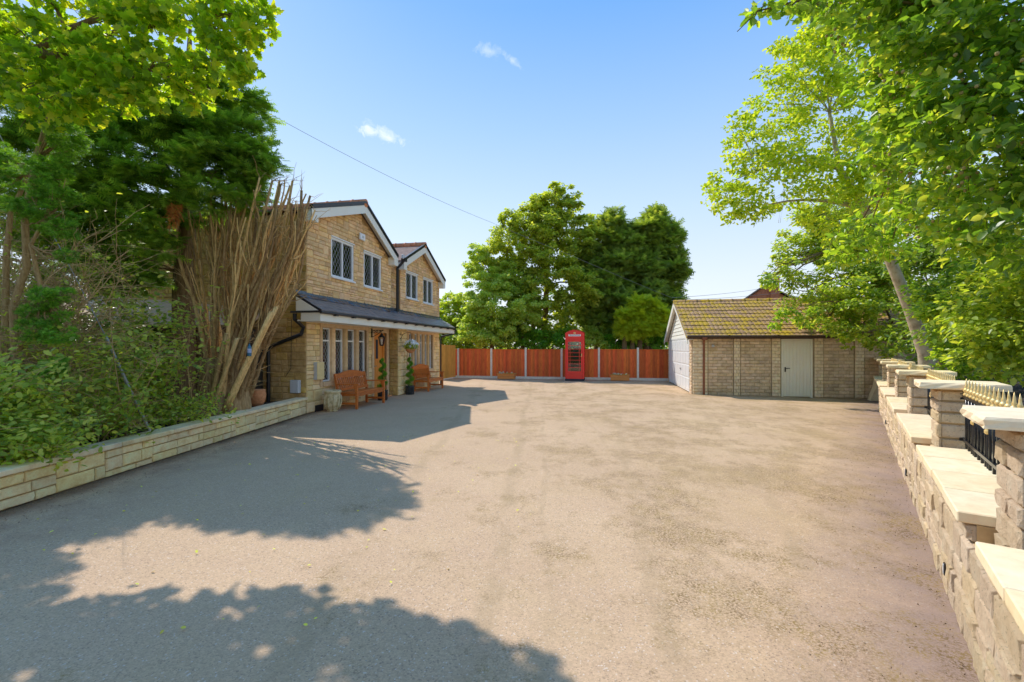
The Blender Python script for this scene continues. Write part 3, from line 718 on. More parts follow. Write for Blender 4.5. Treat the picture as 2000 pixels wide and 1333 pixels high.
gt = MB(); gt.tube([(S0-.06, -TT-.045, ZE-.03), (S1+.03, -TT-.045, ZE-.03)], .034, 10); gt.box(S0-.02, S0+.01, -TT+.02, .12, ZE-.035, ZE+.012); g = gt.build('gutter', 'black', HR)
for i in range(12):
    b = MB(); x = .1+i*.8; b.box(x, x+.10, -TT-.088, -TT-.006, ZE-.085, ZE-.05); b.build('bracket', 'black', g)
dp = MB(); dp.tube([(S0+.02, .03, ZE-.05), (S0+.02, .03, 2.28), (-.07, .02, 2.10), (-.07, .09, 1.93), (-.07, .88, 1.66), (-.07, 1.0, 1.56), (-.07, 1.0, .2)], .045, 10); dp.build('downpipe', 'black', HR)
dp = MB(); dp.tube([(S1, -TT-.04, ZE-.04), (S1, -TT-.02, 2.24), (9.06, -.10, 2.10), (9.04, -.06, 2.0), (9.04, -.06, .0)], .036, 8); dp.build('downpipe', 'black', HR)
dp = MB(); dp.tube([(4.80, -.30, 4.62), (4.80, -.20, 4.50), (4.80, -.07, 4.36), (4.80, -.07, 2.86)], .05, 10); dp.box(4.73, 4.88, -.40, -.24, 4.58, 4.70); dp.build('downpipe', 'black', HR)
# thin cable down the side wall, telephone cable clips
dp = MB(); dp.tube([(-.03, .38, 2.3), (-.03, .40, 1.1), (-.03, .55, .9)], .006, 5); dp.build('wall_cable', 'black', HR)
# gable roofs
def gable_roof(x0, xr, x1, zr, k, depth=6.6, over=.24, kl=None):
    z0, z1 = zr-(kl or k)*(xr-x0), zr-k*(x1-xr)
    for (xa, za, xb, zb) in ((x0, z0, xr, zr), (xr, zr, x1, z1)):
        s = MB(); s.prism([(xa, za), (xb, zb), (xb, zb+.05), (xa, za+.05)], 'y', -over+.03, depth); s.build('roof', 'slate', HR)
        b = MB(); b.prism([(xa, za), (xb, zb), (xb, zb-.24), (xa, za-.24)] if True else [], 'y', -over, -over+.03); b.build('bargeboard', 'white', HR)
        b = MB(); b.prism([(xa, za+.052), (xb, zb+.052), (xb, zb+.115), (xa, za+.115)], 'y', -over-.03, -over+.06); b.prism([(xa, za+.002), (xb, zb+.002), (xb, zb+.05), (xa, za+.05)], 'y', -over-.012, -over+.028); b.build('verge_trim', 'black', HR)
        u = MB(); u.prism([(xa, za-.03), (xb, zb-.03), (xb, zb-.05), (xa, za-.05)], 'y', -over+.03, -.002); u.build('soffit', 'white', HR)
    # tiled courses on the slope that faces the camera
    for i in range(int((depth+over)/.42)):
        y = -over-.02+i*.42
        s = MB(); s.lathe([(.115, 0), (.115, .40), (.13, .40), (.13, .45)], (0, 0, 0), 14); me = s.mesh('ridge_tile', True)
        o = link('ridge_tile', me, 'red_tile', HR, (xr, y, zr+.06), (-PI/2, 0, 0))
    for x, z in ((x0, z0), (x1, z1)):
        e = MB(); sg = 1 if x == x0 else -1; e.box(x, x+sg*.26, -over+.001, -.001, z-.27, z-.02 if True else z); e.build('eaves_box', 'white', HR)
gable_roof(-.12, 2.38, 4.50, 5.80, .545, kl=.34); gable_roof(4.95, 6.88, 9.12, 5.56, .484)
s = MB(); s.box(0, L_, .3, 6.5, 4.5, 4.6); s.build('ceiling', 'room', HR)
f_ = MB(); f_.lathe([(.07, 0), (.07, .45), (.10, .46), (.10, .50), (.08, .51), (.08, .56), (.11, .58), (.11, .63), (.02, .66)], (4.9, 1.6, 5.0), 16); f_.build('flue', 'steel', HR, smooth=True)
# satellite clutter: floodlight at valley
fl = MB(); fl.box(4.62, 4.78, -.36, -.30, 4.66, 4.80, .01); fl.build('floodlight', 'grey', HR)
# attached boxes
mb = MB(); mb.box(.27, .55, -.10, .0, .80, 1.24, .01); o = mb.build('meter_box', 'grey', HR); mb = MB(); mb.box(.265, .555, -.125, -.102, .80, 1.245, .012); mb.build('lid', 'cream', o)
mb = MB(); mb.box(-.13, -.02, .12, .36, .50, .82, .015); o = mb.build('junction_box', 'grey', HR)
mb = MB(); mb.box(2.36, 2.64, -.09, -.022, 4.80, 5.00, .02); o = mb.build('alarm_box', 'alarm', HR)
mb = MB(); mb.box(2.45, 2.55, -.095, -.0905, 4.86, 4.93); mb.build('emblem', 'grey', o)
# black opening at the foot of the wall
mb = MB(); mb.box(.30, .62, -.045, -.02, 0, .16); mb.build('air_vent', 'black', HR)

# lantern on scrolled bracket
LR = FH.empty('wall_lantern', 'black glazed lantern hanging from a scrolled iron bracket by the front door', 'lantern', at=(3.12, -.04, 2.03))
m = MB(); m.box(-.02, .02, -.0, .03, -.10, .16); m.beam((0, 0, .12), (0, -.40, .12), .014, .018)
def scroll(m, cx, cz, r0, r1, t0, t1, n=14):
    m.tube([(0, -(cx+(r0+(r1-r0)*i/n)*math.cos(t0+(t1-t0)*i/n)), cz+(r0+(r1-r0)*i/n)*math.sin(t0+(t1-t0)*i/n)) for i in range(n+1)], .008, 6)
for q in range(3): scroll(m, .06+.10*q, .06+.012*q, .055-.012*q, .012, 0, 7.5)
m.tube([(0, -.01, -.09), (0, -.16, -.02), (0, -.36, .11)], .009, 6); m.tube([(0, -.32, .12), (0, -.32, .0)], .006, 6); m.build('bracket', 'iron', LR)
m = MB(); m.lathe([(.012, .03), (.04, .0), (.05, -.03), (.105, -.09), (.11, -.10), (.10, -.11)], (0, -.32, 0), 6); m.lathe([(.062, -.33), (.06, -.36), (.02, -.375)], (0, -.32, 0), 6)
for k in range(6):
    a = 2*PI*k/6; m.beam((math.cos(a)*.098, -.32+math.sin(a)*.098, -.105), (math.cos(a)*.062, -.32+math.sin(a)*.062, -.335), .010, .010)
m.build('lantern_frame', 'iron', LR)
m = MB(); m.lathe([(.092, -.112), (.058, -.328)], (0, -.32, 0), 6, cap=False); m.build('glazing', 'lampglass', LR)
m = MB(); m.lathe([(.018, -.32), (.018, -.25), (.028, -.22), (.02, -.16)], (0, -.32, 0), 8); m.build('bulb', 'opal', LR)

# ------------------------------------------------------------------ red ridge of stub walling on the left: low wall
FL = Frame(-5.0, 12-.93, -PI/2)   # x runs towards the camera, y = into the bed (-X world)? 
FL = Frame(-5.0, -1.5, PI/2)       # x away from the camera, y = -X (into the bed), outward = +X
LW = FL.empty('low_garden_wall', 'long knee-high buff stone wall edging the planting bed on the left', 'garden wall')
c = MB(); c.box(0, 12.58, .02, .22, 0, .335); c.build('core', 'mortar_l', LW)
PS = Pieces(FL, LW, 'stone', 'wall_l', STONES_R, 300)
PS.rects(ashlar(0, 12.56, 0, .335, (), seed=11, bh=(.33, .34), w=(.22, .48), layers=(2, 3, 3, 2, 3), g=.014), .026, plane=.02)
PS.flush()
x = 0
i = 0
while x < 12.5:
    L = min(random.uniform(.85, .95), 12.58-x); q = MB(); q.box(x+.004, x+L-.004, -.035, .255, .338+random.uniform(0, .004), .40+random.uniform(-.003, .003), .009); q.build('coping_slab', 'cope_l', LW); x += L

# ------------------------------------------------------------------ right wall with piers
u_ = Vector((.603, .798)); far = 15.4
o0 = Vector((.59*.798*.798, -.59*.798*.603))                     # foot of perpendicular: wall face passes here
org = o0+u_*far
FR = Frame(org.x, org.y, math.atan2(-.798, -.603))               # x towards the camera, y into the bank
RW = FR.empty('boundary_wall', 'pale rock-faced stone wall with square piers along the right side', 'boundary wall')
def X_(depth): return far-(depth-o0.y)/.798                       # local x from depth
top = .66; ENDX = X_(-.8)
piers = []
for k in range(8):
    c0 = 2.04+2.05*k; a, b = X_(c0+.44), X_(c0)                  # cap extent
    piers.append((a, b))
c = MB(); c.box(0, ENDX, .03, .47, -.3, .56)
c.build('core', 'mortar_r', RW)
PS = Pieces(FR, RW, 'stone', 'wall_r', STONES_R, 300)
PS.rects(ashlar(0, ENDX, -.02, .56, (), seed=21, bh=(.24, .30), w=(.20, .42), layers=(1, 2, 2, 3), g=.010), .032, plane=.034, jit=.25)
PP = Pieces(FR, RW, 'pier_stone', 'wall_r', STONES_R, 300)
prev = ENDX
bays = []
edges = sorted(piers, key=lambda t: -t[0])                         # nearest first (large x)
nearx = ENDX
for a, b in edges:
    bays.append((b-.02, nearx)); nearx = a+.06
bays.append((0, nearx))
for bi, (x0, x1) in enumerate(bays):
    if x1-x0 < .2: continue
    c = MB(); c.box(x0, x1, .04, .45, .56, top); c.build('core', 'mortar_r', RW)
    PS.rects(ashlar(x0, x1, .565, top-.003, (), seed=30+bi, bh=(.09, .1), w=(.20, .40), layers=(1,), g=.010), .032, plane=.034)
    n = max(1, round((x1-x0)/.5)); w = (x1-x0)/n
    for i in range(n):
        q = MB(); q.box(x0+i*w+.003, x0+(i+1)*w-.003, -.035+random.uniform(-.004, .004), .47, top+.001, top+.062+random.uniform(-.002, .002), .006); q.build('coping_slab', 'cope_r', RW)
for a, b in piers:
    a0, b0 = a+.07, b-.07
    c = MB(); c.box(a0+.03, b0-.03, .13, .50, .56, 1.238); c.build('pier', 'mortar_r', RW)
    z = .562; k = 0
    while z < 1.22:
        h = min(random.choice((.10, .12, .13)), 1.225-z)
        if 1.225-z-h < .05: h = 1.225-z
        w = b0-a0-.06
        def spl(L): 
            if k % 2: return [(0, L)]
            s = random.uniform(.45, .62)*L; return [(0, s-.006), (s+.006, L)]
        g = .014
        for p, q in spl(w+.05): PP.rects([(a0+.005+p, a0+.005+q, z, z+h-g)], .026, plane=.13, axis='x')                     # front
        for p, q in spl(.36): PP.rects([(.135+p, .135+q, z, z+h-g)], .026, plane=b0-.03, axis='+x')                        # side to the camera
        PP.rects([(.135, .495, z, z+h-g)], .035, plane=a0+.03, axis='-x')
        z += h; k += 1
    q = MB(); xs = [a, (a*2+b)/3, (a+2*b)/3, b]
    cap = MB(); N = 7
    # chunky cap slab with rock-faced rim
    vs = []; fs = []; per = []
    for i in range(N): per.append((a+(b-a)*i/N, -.01))
    for i in range(N): per.append((b, -.01+.57*i/N))
    for i in range(N): per.append((b-(b-a)*i/N, .56))
    for i in range(N): per.append((a, .56-.57*i/N))
    cx, cy = (a+b)/2, .275; n = len(per)
    for z, inset, jit in ((1.236, .0, .004), (1.252, -.004, .007), (1.276, -.003, .007), (1.290, .008, .003)):
        for x, y in per:
            dx, dy = x-cx, y-cy; l = math.hypot(dx, dy); f = 1-(inset+random.uniform(-jit, jit))/l; vs.append((cx+dx*f, cy+dy*f, z))
    for r_ in range(3):
        for i in range(n): fs.append((r_*n+i, r_*n+(i+1) % n, (r_+1)*n+(i+1) % n, (r_+1)*n+i))
    fs.append(tuple(3*n+i for i in range(n))); fs.append(tuple(range(n))[::-1])
    cap.add(vs, fs); cap.build('pier_cap', 'cope_r', RW)
PS.flush(); PP.flush()
for dpt in (2.98, 5.3, 8.9):
    x = X_(dpt); m = MB(); m.box(x-.02, x+.02, -.012, .03, .11, .19, .004); o = m.build('step_light', 'iron', RW); m = MB(); m.box(x-.013, x+.013, -.015, -.0122, .12, .18); m.build('lens', 'grey', o)

# railings between the piers
def railing(k, x0, x1, label):
    r = FR.empty('railing', label, 'railing', 'black railings with gilt finials between the piers', at=(x0, .285, 0))
    L = x1-x0
    for z in (.80, 1.175):
        m = MB(); m.box(0, L, -.014, .014, z-.012, z+.012); m.build('rail', 'iron', r)
        for e in (0, L): m = MB(); m.box(e-.02, e+.02, -.03, .03, z-.03, z+.03, .005); m.build('fixing', 'iron', r)
    n = int(L/.125); st = L/(n+1)
    for i in range(n):
        x = st*(i+1); m = MB(); m.tube([(x, 0, .735), (x, 0, 1.175)], .0095, 8); me = m.mesh('bar', True) 
        link('bar', me, 'iron', r)
        m = MB(); m.lathe([(.013, 0), (.022, .006), (.022, .018), (.012, .026), (.017, .036), (.023, .048), (.017, .062), (.010, .068), (.014, .078), (.009, .088), (.0065, .115), (.001, .15)], (x, 0, 1.187), 10); m.build('finial', 'gold', r, smooth=True)
        if i % 4 == 2:
            m = MB(); m.tube([(x+st/2, 0, .735), (x+st/2, 0, .98)], .0085, 8); m.build('short_bar', 'iron', r)
            m = MB(); m.lathe([(.012, 0), (.021, .008), (.021, .03), (.014, .038), (.019, .05), (.012, .068), (.002, .078)], (x+st/2, 0, .98), 10); m.build('knob', 'gold', r, smooth=True)
NAMES = ['nearest gilt-tipped railing, beside the closest stone pier', 'second nearest gilt-tipped railing, between the second and third piers', 'third gilt-tipped railing along the stone wall, below the leaning tree', 'fourth gilt-tipped railing along the stone wall', 'fifth gilt-tipped railing, towards the garage', 'sixth gilt-tipped railing, next to last before the garage', 'farthest gilt-tipped railing, ending at the garage wall']
for k in range(7):
    a, b = piers[k]; a2, b2 = piers[k+1]
    if b2-.06 < a: railing(k, b2-.1, a+.1, NAMES[k])

# ------------------------------------------------------------------ garage
GR = FW.empty('garage', 'concrete block garage with mossy tiled roof and white up-and-over door', 'garage')
GLEN, GDEP = 8.6, 6.15
DR = (2.80, 3.74, -.05, 1.90)
c = MB(); wall_cells(c, .0, GLEN, -.15, 1.98, [DR], 0, .12)
c.box(0, .12, .12, .42, -.15, 1.98); c.box(0, .12, GDEP-.42, GDEP-.12, -.15, 1.98); c.box(0, GLEN, GDEP-.12, GDEP, -.15, 1.98); c.box(GLEN-.12, GLEN, .12, GDEP-.12, -.15, 1.98)
c.build('wall', 'pebble_m', GR)
PS = Pieces(FW, GR, 'block', 'pebble', BLOCKS, 300)
PL = Pieces(FW, GR, 'pilaster_block', 'pebble_light', BLOCKS, 120)
pil = [(0, .50), (1.32, 1.53), (2.50, 2.78), (3.78, 4.06), (4.96, 5.24), (6.5, 6.78)]
def course(u0, u1, h, w, pl, dep=.03, axis='x', z0=0.0, PS=None):
    PS = PS or globals()['PS']
    z = z0-.02; k = 0
    while z < 1.93:
        x = u0-(w/2 if k % 2 else 0)
        while x < u1:
            a, b = max(x, u0), min(x+w, u1)
            if b-a > .05: PS.rects([(a+.005, b-.005, z, z+h-.008)], dep, plane=pl, axis=axis)
            x += w
        z += h; k += 1
x = 0
for i, (a, b) in enumerate(pil):
    if b > 6.6: break
    course(a+.01, b-.01, .109, (b-a)*.66, -.036, PS=PL)
    m = MB(); m.box(a, b, -.035, -.001, -.1, 1.975); m.build('pilaster', 'pebble_m', GR)
    n0 = b; n1 = pil[i+1][0] if i+1 < len(pil) else GLEN
    if i == 2: continue
    course(n0+.01, n1-.01, .109, .30, 0)
for y0, y1 in ((.02, .42), (GDEP-.42, GDEP-.02)): course(y0, y1, .109, .2, 0, axis='-x')
PS.flush(); PL.flush()
# small top panels row is part of the block courses; white pedestrian door
m = MB(); m.box(2.80, 2.86, -.035, .06, -.05, 1.90); m.box(3.68, 3.74, -.035, .06, -.05, 1.90); m.box(2.861, 3.679, -.035, .06, 1.84, 1.90); fr_ = m.build('door_frame', 'cream_door', GR)
m = MB(); m.box(2.862, 3.678, .0, .03, -.02, 1.838); DD = m.build('side_door', 'cream_door', GR)
for i in range(8):
    w = .816/8; m = MB(); m.box(2.868+i*w, 2.862+(i+1)*w-.012, -.016, -.001, -.01, 1.83, .005); m.build('panel', 'cream_door', DD)
m = MB(); m.box(2.90, 2.94, -.03, -.0145, .80, .96, .006); m.tube([(2.92, -.03, .92), (2.92, -.065, .92), (3.05, -.065, .92)], .011, 8); m.build('handle', 'black', DD)
for z in (.25, 1.6): m = MB(); m.box(3.67, 3.69, -.045, -.034, z, z+.1); m.build('hinge', 'white', DD)
# up and over door with square panels
m = MB(); m.box(-.02, .03, .44, GDEP-.44, .03, 1.93); UO = m.build('up_and_over_door', 'upvc', GR)
ncol, nrow = 8, 4; w = (GDEP-.96)/ncol
for i in range(ncol):
    for j in range(nrow):
        m = MB(); m.box(-.034, -.0205, .48+i*w+.025, .48+(i+1)*w-.025, .07+j*.46+.025, .07+(j+1)*.46-.025, .01); m.build('panel', 'upvc', UO)
m = MB(); m.box(-.05, -.035, 2.2, 2.24, .72, .82); m.tube([(-.05, 2.22, .80), (-.08, 2.22, .80), (-.08, 2.32, .80)], .01, 6); m.build('handle', 'black', UO)
m = MB(); m.box(-.03, .05, .42, .438, 0, 1.975); m.box(-.03, .05, GDEP-.438, GDEP-.42, 0, 1.975); m.box(-.03, .05, .44, GDEP-.44, 1.935, 1.975); m.build('door_frame', 'upvc', UO)
# gable boarding
k = 1.48/(GDEP/2); RZ = 3.50
def gl(y): return RZ-.10-k*abs(y-GDEP/2)
z = 1.98; i = 0
while z < 3.3:
    z1 = min(z+.15, 3.3); hw0 = (RZ-.12-z)/k; hw1 = (RZ-.12-z1)/k
    c0 = GDEP/2
    if hw1 > .03:
        m = MB(); m.add([(-.03, c0-hw0, z), (-.03, c0+hw0, z), (-.01, c0+hw1, z1-.002), (-.01, c0-hw1, z1-.002), (.02, c0-hw0, z), (.02, c0+hw0, z), (.02, c0+hw1, z1-.002), (.02, c0-hw1, z1-.002)], [(0, 1, 2, 3), (4, 7, 6, 5), (0, 4, 5, 1), (3, 2, 6, 7), (0, 3, 7, 4), (1, 5, 6, 2)]); m.build('gable_board', 'white', GR)
    z += .15
ov = .20
for sg in (-1, 1):
    y0, z0 = GDEP/2, RZ; y1, z1 = GDEP/2+sg*(GDEP/2+.17), RZ-k*(GDEP/2+.17)
    m = MB(); m.prism([(y0, z0+.03), (y1, z1+.03), (y1, z1-.19), (y0, z0-.20)], 'x', -ov, -ov+.025); m.build('bargeboard', 'white', GR)
    m = MB(); m.prism([(y0, z0-.03), (y1, z1-.03), (y1, z1-.05), (y0, z0-.05)], 'x', -ov+.026, -.031); m.build('soffit', 'white', GR)
    m = MB(); m.prism([(y0, z0-.03), (y1, z1-.03), (y1, z1-.002), (y0, z0-.002)], 'x', -ov+.026, GLEN+.1); m.build('roof_deck', 'brown_dark', GR)
m = MB(); m.box(-ov, -.0, -.17, .0, 1.88, 1.975); m.build('eaves_box', 'white', GR)
m = MB(); m.prism([(2.0, 3.14), (2.0, 3.14)] if False else [(GDEP/2-.05, 3.02), (GDEP/2+.05, 3.02), (GDEP/2+.03, 3.14), (GDEP/2-.03, 3.14)], 'x', -.05, -.031); m.build('vent', 'brown_dark', GR)
# tiles: double-roll profile
def tile_mesh(w=.30, L=.40):
    n = 12; vs = []; fs = []
    for z, y in ((0, 0), (0, L)):
        pass
    prof = [(i/n*w, .017*abs(math.sin(PI*2*i/n))**.7+.004) for i in range(n+1)]
    for y, up in ((0, .026), (L, 0.0)):
        for x, h in prof: vs.append((x, y, h+up))
    for x, h in prof: vs.append((x, 0, h+.026-.022))
    for i in range(n): fs.append((i, i+1, n+2+i, n+1+i)); fs.append((2*n+2+i, 2*n+3+i, i+1, i))
    return vs, fs
sl_len = math.hypot(GDEP/2+.19, k*(GDEP/2+.19)); ang = math.atan(k); rows = 10; gauge = sl_len/rows
PT = Pieces(FW, GR, 'roof_tile', 'roof', [tile_mesh(.30, gauge*1.12)], 300)
class _T: pass
for r_ in range(rows):
    for ccol in range(int((GLEN+ov+.1)/.30)):
        y = -.20+r_*gauge*math.cos(ang); z = RZ-k*(GDEP/2+.20)+r_*gauge*math.sin(ang)
        PT.put((-ov+.01+ccol*.30, y+random.uniform(-.006, .006), z+.0), (1, 1, 1), 0, 0, ang+random.uniform(-.008, .008))
# show() ranks by area times facing: give tiles a unit size
PT.flush()
for i in range(int((GLEN+ov)/.45)):
    m = MB(); m.lathe([(.10, 0), (.10, .42), (.112, .42), (.112, .46)], (0, 0, 0), 12); link('ridge_tile', m.mesh('ridge_tile', True), 'roof', GR, (-ov+i*.45, GDEP/2, RZ-.02), (0, PI/2, 0))
m = MB(); m.prism([(-.17, RZ-k*(GDEP/2+.19)-.0), (GDEP/2, RZ+.0), (GDEP/2, RZ+.05), (-.17, RZ-k*(GDEP/2+.19)+.05)], 'x', -ov-.02, -ov+.012); m.build('verge', 'roof', GR)
m = MB(); n = 10; yg, zg = -.24, 1.985
m.tube([(-ov, yg, zg), (GLEN, yg, zg-.03)], .05, 10); g = m.build('gutter', 'brown_dark', GR)
m = MB(); m.box(-ov+.02, GLEN, -.18, -.02, 1.935, 1.975); m.build('soffit', 'brown_dark', GR)
for x in (1.1, 2.6, 4.2): m = MB(); m.box(x, x+.06, yg-.06, yg+.05, zg-.06, zg+.052); m.build('bracket', 'brown_dark', g)
m = MB(); m.tube([(.34, yg, zg-.02), (.34, yg+.02, 1.85), (.36, -.09, 1.76), (.36, -.09, -.08)], .034, 10); m.box(.27, .43, yg-.06, yg+.06, 1.86, 1.97, .01); m.build('downpipe', 'brown_pipe', GR)
m = MB(); m.lathe([(.05, 0), (.055, .03), (.03, .08), (.0, .09)], (0, 0, 0), 12); o = link('security_light', m.mesh('sl', True), 'grey', GR, (.66, -.05, 1.66), (rad(70), 0, 0))
# back: apron kerb of dirt along the wall foot
# ------------------------------------------------------------------ fence
FF = Frame(7.61, 22.2, math.atan2(-.2036, .979))
FE = FF.empty('board_fence', 'red-brown close-boarded fence with pale concrete posts across the far end', 'fence')
posts = [-10.71, -8.88, -7.04, -5.18, -3.31, -1.42]
for i, u in enumerate(posts):
    m = MB(); h = 1.62 if i in (2, 4, 5) else 1.58; m.prism([(-.05, 0), (.05, 0), (.05, h-.03), (.03, h), (-.03, h), (-.05, h-.03)], 'y', -.06, .06); link('concrete_post', m.mesh('post'), 'conc', FE, (u, 0, 0))
seg = [(-11.3, -10.76)]+[(posts[i]+.05, posts[i+1]-.05) for i in range(5)]+[(-1.37, .35)]
for si, (a, b) in enumerate(seg):
    n = max(1, round((b-a)/.105)); w = (b-a)/n; h = 1.50+(.03 if si in (1,) else random.uniform(0, .02))
    for i in range(n):
        m = MB(); x = a+i*w; m.add([(x, -.012, .12), (x+w+.01, .006, .12), (x+w+.01, .012, .12), (x, .006, .12), (x, -.012, h), (x+w+.01, .006, h), (x+w+.01, .012, h), (x, .006, h)], [(0, 3, 2, 1), (4, 5, 6, 7), (0, 1, 5, 4), (1, 2, 6, 5), (2, 3, 7, 6), (3, 0, 4, 7)])
        link('board', m.mesh('board'), 'fence', FE)
    m = MB(); m.box(a, b, -.03, .03, h+.001, h+.03); m.build('capping_rail', 'fence', FE)
    m = MB(); m.box(a, b, -.025, .025, -.02, .115); m.build('gravel_board', 'conc', FE)
# golden gate panel between house and fence
p0 = Vector((-3.50, 22.5)); p1 = Vector((-3.02, 24.35)); dv = p1-p0
FG = Frame(p0.x, p0.y, math.atan2(dv.y, dv.x)); GT = FG.empty('side_fence_panel', 'golden brown boarded fence panel beyond the end of the house', 'fence')
n = 16; w = dv.length/n
for i in range(n): m = MB(); m.box(i*w, (i+1)*w-.006, -.012+(.004 if i % 2 else 0), .01, .06, 1.76-.02*(i/n)); m.build('board', 'gold_board', GT)
m = MB(); m.box(0, dv.length, -.02, .02, -.02, .055); m.build('gravel_board', 'conc', GT)
m = MB(); m.box(-.1, -.01, -.05, .05, 0, 1.8); m.build('post', 'gold_board', GT)

# ------------------------------------------------------------------ telephone kiosk
KR = FF.empty('telephone_box', 'red telephone kiosk with domed roof and glazed door in front of the fence', 'telephone box', at=(-4.45, -.63, 0))
w = .45; H_ = 2.5
m = MB(); m.box(-w-.01, w+.01, -w-.01, w+.01, 0, .10, .01); m.build('plinth', 'k6_base', KR)
m = MB()
for sx in (-1, 1):
    for sy in (-1, 1): m.box(sx*w, sx*(w-.075), sy*w, sy*(w-.075), .10, 2.16, .006)
for z0, z1 in ((.10, .34), (1.98, 2.16)):
    m.box(-w+.075, w-.075, -w+.01, -w+.06, z0, z1); m.box(-w+.075, w-.075, w-.06, w-.01, z0, z1); m.box(-w+.01, -w+.06, -w+.075, w-.075, z0, z1); m.box(w-.06, w-.01, -w+.075, w-.075, z0, z1)
m.build('body', 'k6', KR)
# domed roof: segmental pediments on four sides over a shallow dome
N = 14; vs = []; fs = []
def arc(t): return 2.30+.20*math.cos(t*PI/2*1.0)*1.0 if False else 2.30+.20*(1-t*t)
m = MB(); poly = [(-w-.0, 2.14)]+[(w*(-1+2*i/N), 2.28+.14*(1-(-1+2*i/N)**2)) for i in range(N+1)]+[(w, 2.14)]
m.prism(poly, 'y', -w, w); m.build('head', 'k6', KR)
m = MB(); 
for a in range(N+1):
    for b in range(N+1):
        x, y = -1+2*a/N, -1+2*b/N; vs.append((x*(w+.012), y*(w+.012), 2.30+.15*(1-x*x)*1.0+.06*(1-y*y)))
q = N+1
for a in range(N):
    for b in range(N): fs.append((a*q+b, (a+1)*q+b, (a+1)*q+b+1, a*q+b+1))
base = len(vs); vs += [(x, y, z-.055) for x, y, z in vs[:base]]
for a in range(N):
    for (b, s_) in ((0, 1), (N, -1)):
        i, j = a*q+b, (a+1)*q+b; fs.append((i, j, j+base, i+base)); i, j = b*q+a, b*q+a+1; fs.append((i, j, j+base, i+base))
m.add(vs, fs); o = m.build('domed_roof', 'k6', KR)
m = MB(); m.box(-w-.008, w+.008, -w-.008, w+.008, 2.115, 2.145); m.build('cornice', 'k6', KR)
m = MB(); m.box(-.30, .30, -w-.012, -w-.001, 2.165, 2.255); sg = m.build('sign_panel', 'opal', KR)
def text(s, size, mat, parent, loc, rz=0, extrude=.001, sx=1):
    cu = bpy.data.curves.new('lettering', 'FONT'); cu.body = s; cu.size = size; cu.align_x = 'CENTER'; cu.align_y = 'CENTER'; cu.extrude = extrude
    cu.materials.append(MT[mat]); o = bpy.data.objects.new('lettering', cu); COL.objects.link(o); o.parent = parent; o.location = loc; o.rotation_euler = (PI/2, 0, rz); o.scale = (sx, 1, 1)
    bpy.context.view_layer.update(); me = bpy.data.meshes.new_from_object(o); q = link('lettering_', me, None, parent, loc, (PI/2, 0, rz), (sx, 1, 1)); bpy.data.objects.remove(o); q.name = 'lettering'; return q
text('TELEPHONE', .085, 'ink', sg, (0, -w-.0145, 2.21), sx=1.12)
# crown emblem
m = MB(); m.prism([(-.045, 2.29), (.045, 2.29), (.055, 2.325), (.042, 2.362), (.022, 2.345), (.0, 2.375), (-.022, 2.345), (-.042, 2.362), (-.055, 2.325)], 'y', -w-.010, -w-.001); m.build('crown', 'gold', KR)
# glazed sides with bars (8 rows, wide centre, narrow margins)
def glazed(rz, name, door=False):
    m = MB(); y = -w+.02; x0, x1 = -w+.08, w-.08
    m.box(x0, x0+.06, y-.028, y+.02, .35, 1.97); m.box(x1-.06, x1, y-.028, y+.02, .35, 1.97); m.box(x0+.06, x1-.06, y-.028, y+.02, .35, .47); m.box(x0+.06, x1-.06, y-.028, y+.02, 1.90, 1.97)
    g = link(name, m.mesh(name), 'k6', KR, rot=(0, 0, rz)); gx0, gx1 = x0+.06, x1-.06
    for i in range(1, 8):
        z = .47+(1.43)*i/8; m = MB(); m.box(gx0, gx1, y-.02, y+.01, z-.009, z+.009); m.build('glazing_bar', 'k6', g)
    for x in (gx0+.085, gx1-.085): m = MB(); m.box(x-.008, x+.008, y-.018, y+.008, .47, 1.90); m.build('glazing_bar', 'k6', g)
    m = MB(); m.box(gx0, gx1, y-.003, y+.002, .47, 1.90); m.build('pane', 'k6glass', g)
    if door: m = MB(); m.tube([(x1-.03, y-.03, 1.22), (x1-.03, y-.07, 1.22), (x1-.03, y-.07, 1.30), (x1-.03, y-.03, 1.30)], .012, 6); m.box(x1-.05, x1-.01, y-.034, y-.0285, 1.18, 1.32); m.build('handle', 'gold', g)
glazed(0, 'door', True); glazed(PI/2, 'side_panel'); glazed(-PI/2, 'side_panel')
m = MB(); m.box(-w+.08, w-.08, w-.05, w-.03, .35, 1.97); m.build('back_panel', 'k6glass', KR)
m = MB(); m.box(-.13, .13, w-.14, w-.06, 1.05, 1.62, .01); m.build('telephone', 'k6_base', KR)

# ------------------------------------------------------------------ planters by the fence
def planter(u, label, depth=-.62):
    r = FF.empty('planter_box', label, 'planter', 'two timber trough planters in front of the red fence', at=(u, depth, 0))
    L = .88
    for i, z in enumerate((.03, .155)): 
        for y in (-.17, .15): m = MB(); m.box(-L/2, L/2, y, y+.02, z, z+.12, .003); m.build('plank', 'planter', r)
        for x in (-L/2, L/2-.02): m = MB(); m.box(x, x+.02, -.149, .149, z, z+.12, .003); m.build('end_board', 'planter', r)
    m = MB()
    for y0, y1, x0, x1 in ((-.20, -.12, -L/2-.04, L/2+.04), (.12, .20, -L/2-.04, L/2+.04), (-.119, .119, -L/2-.04, -L/2+.04), (-.119, .119, L/2-.04, L/2+.04)): m.box(x0, x1, y0, y1, .278, .302)
    m.build('rim', 'planter', r); m = MB(); m.box(-L/2+.02, L/2-.02, -.14, .14, .03, .255); m.build('compost', 'soil', r)
    return r
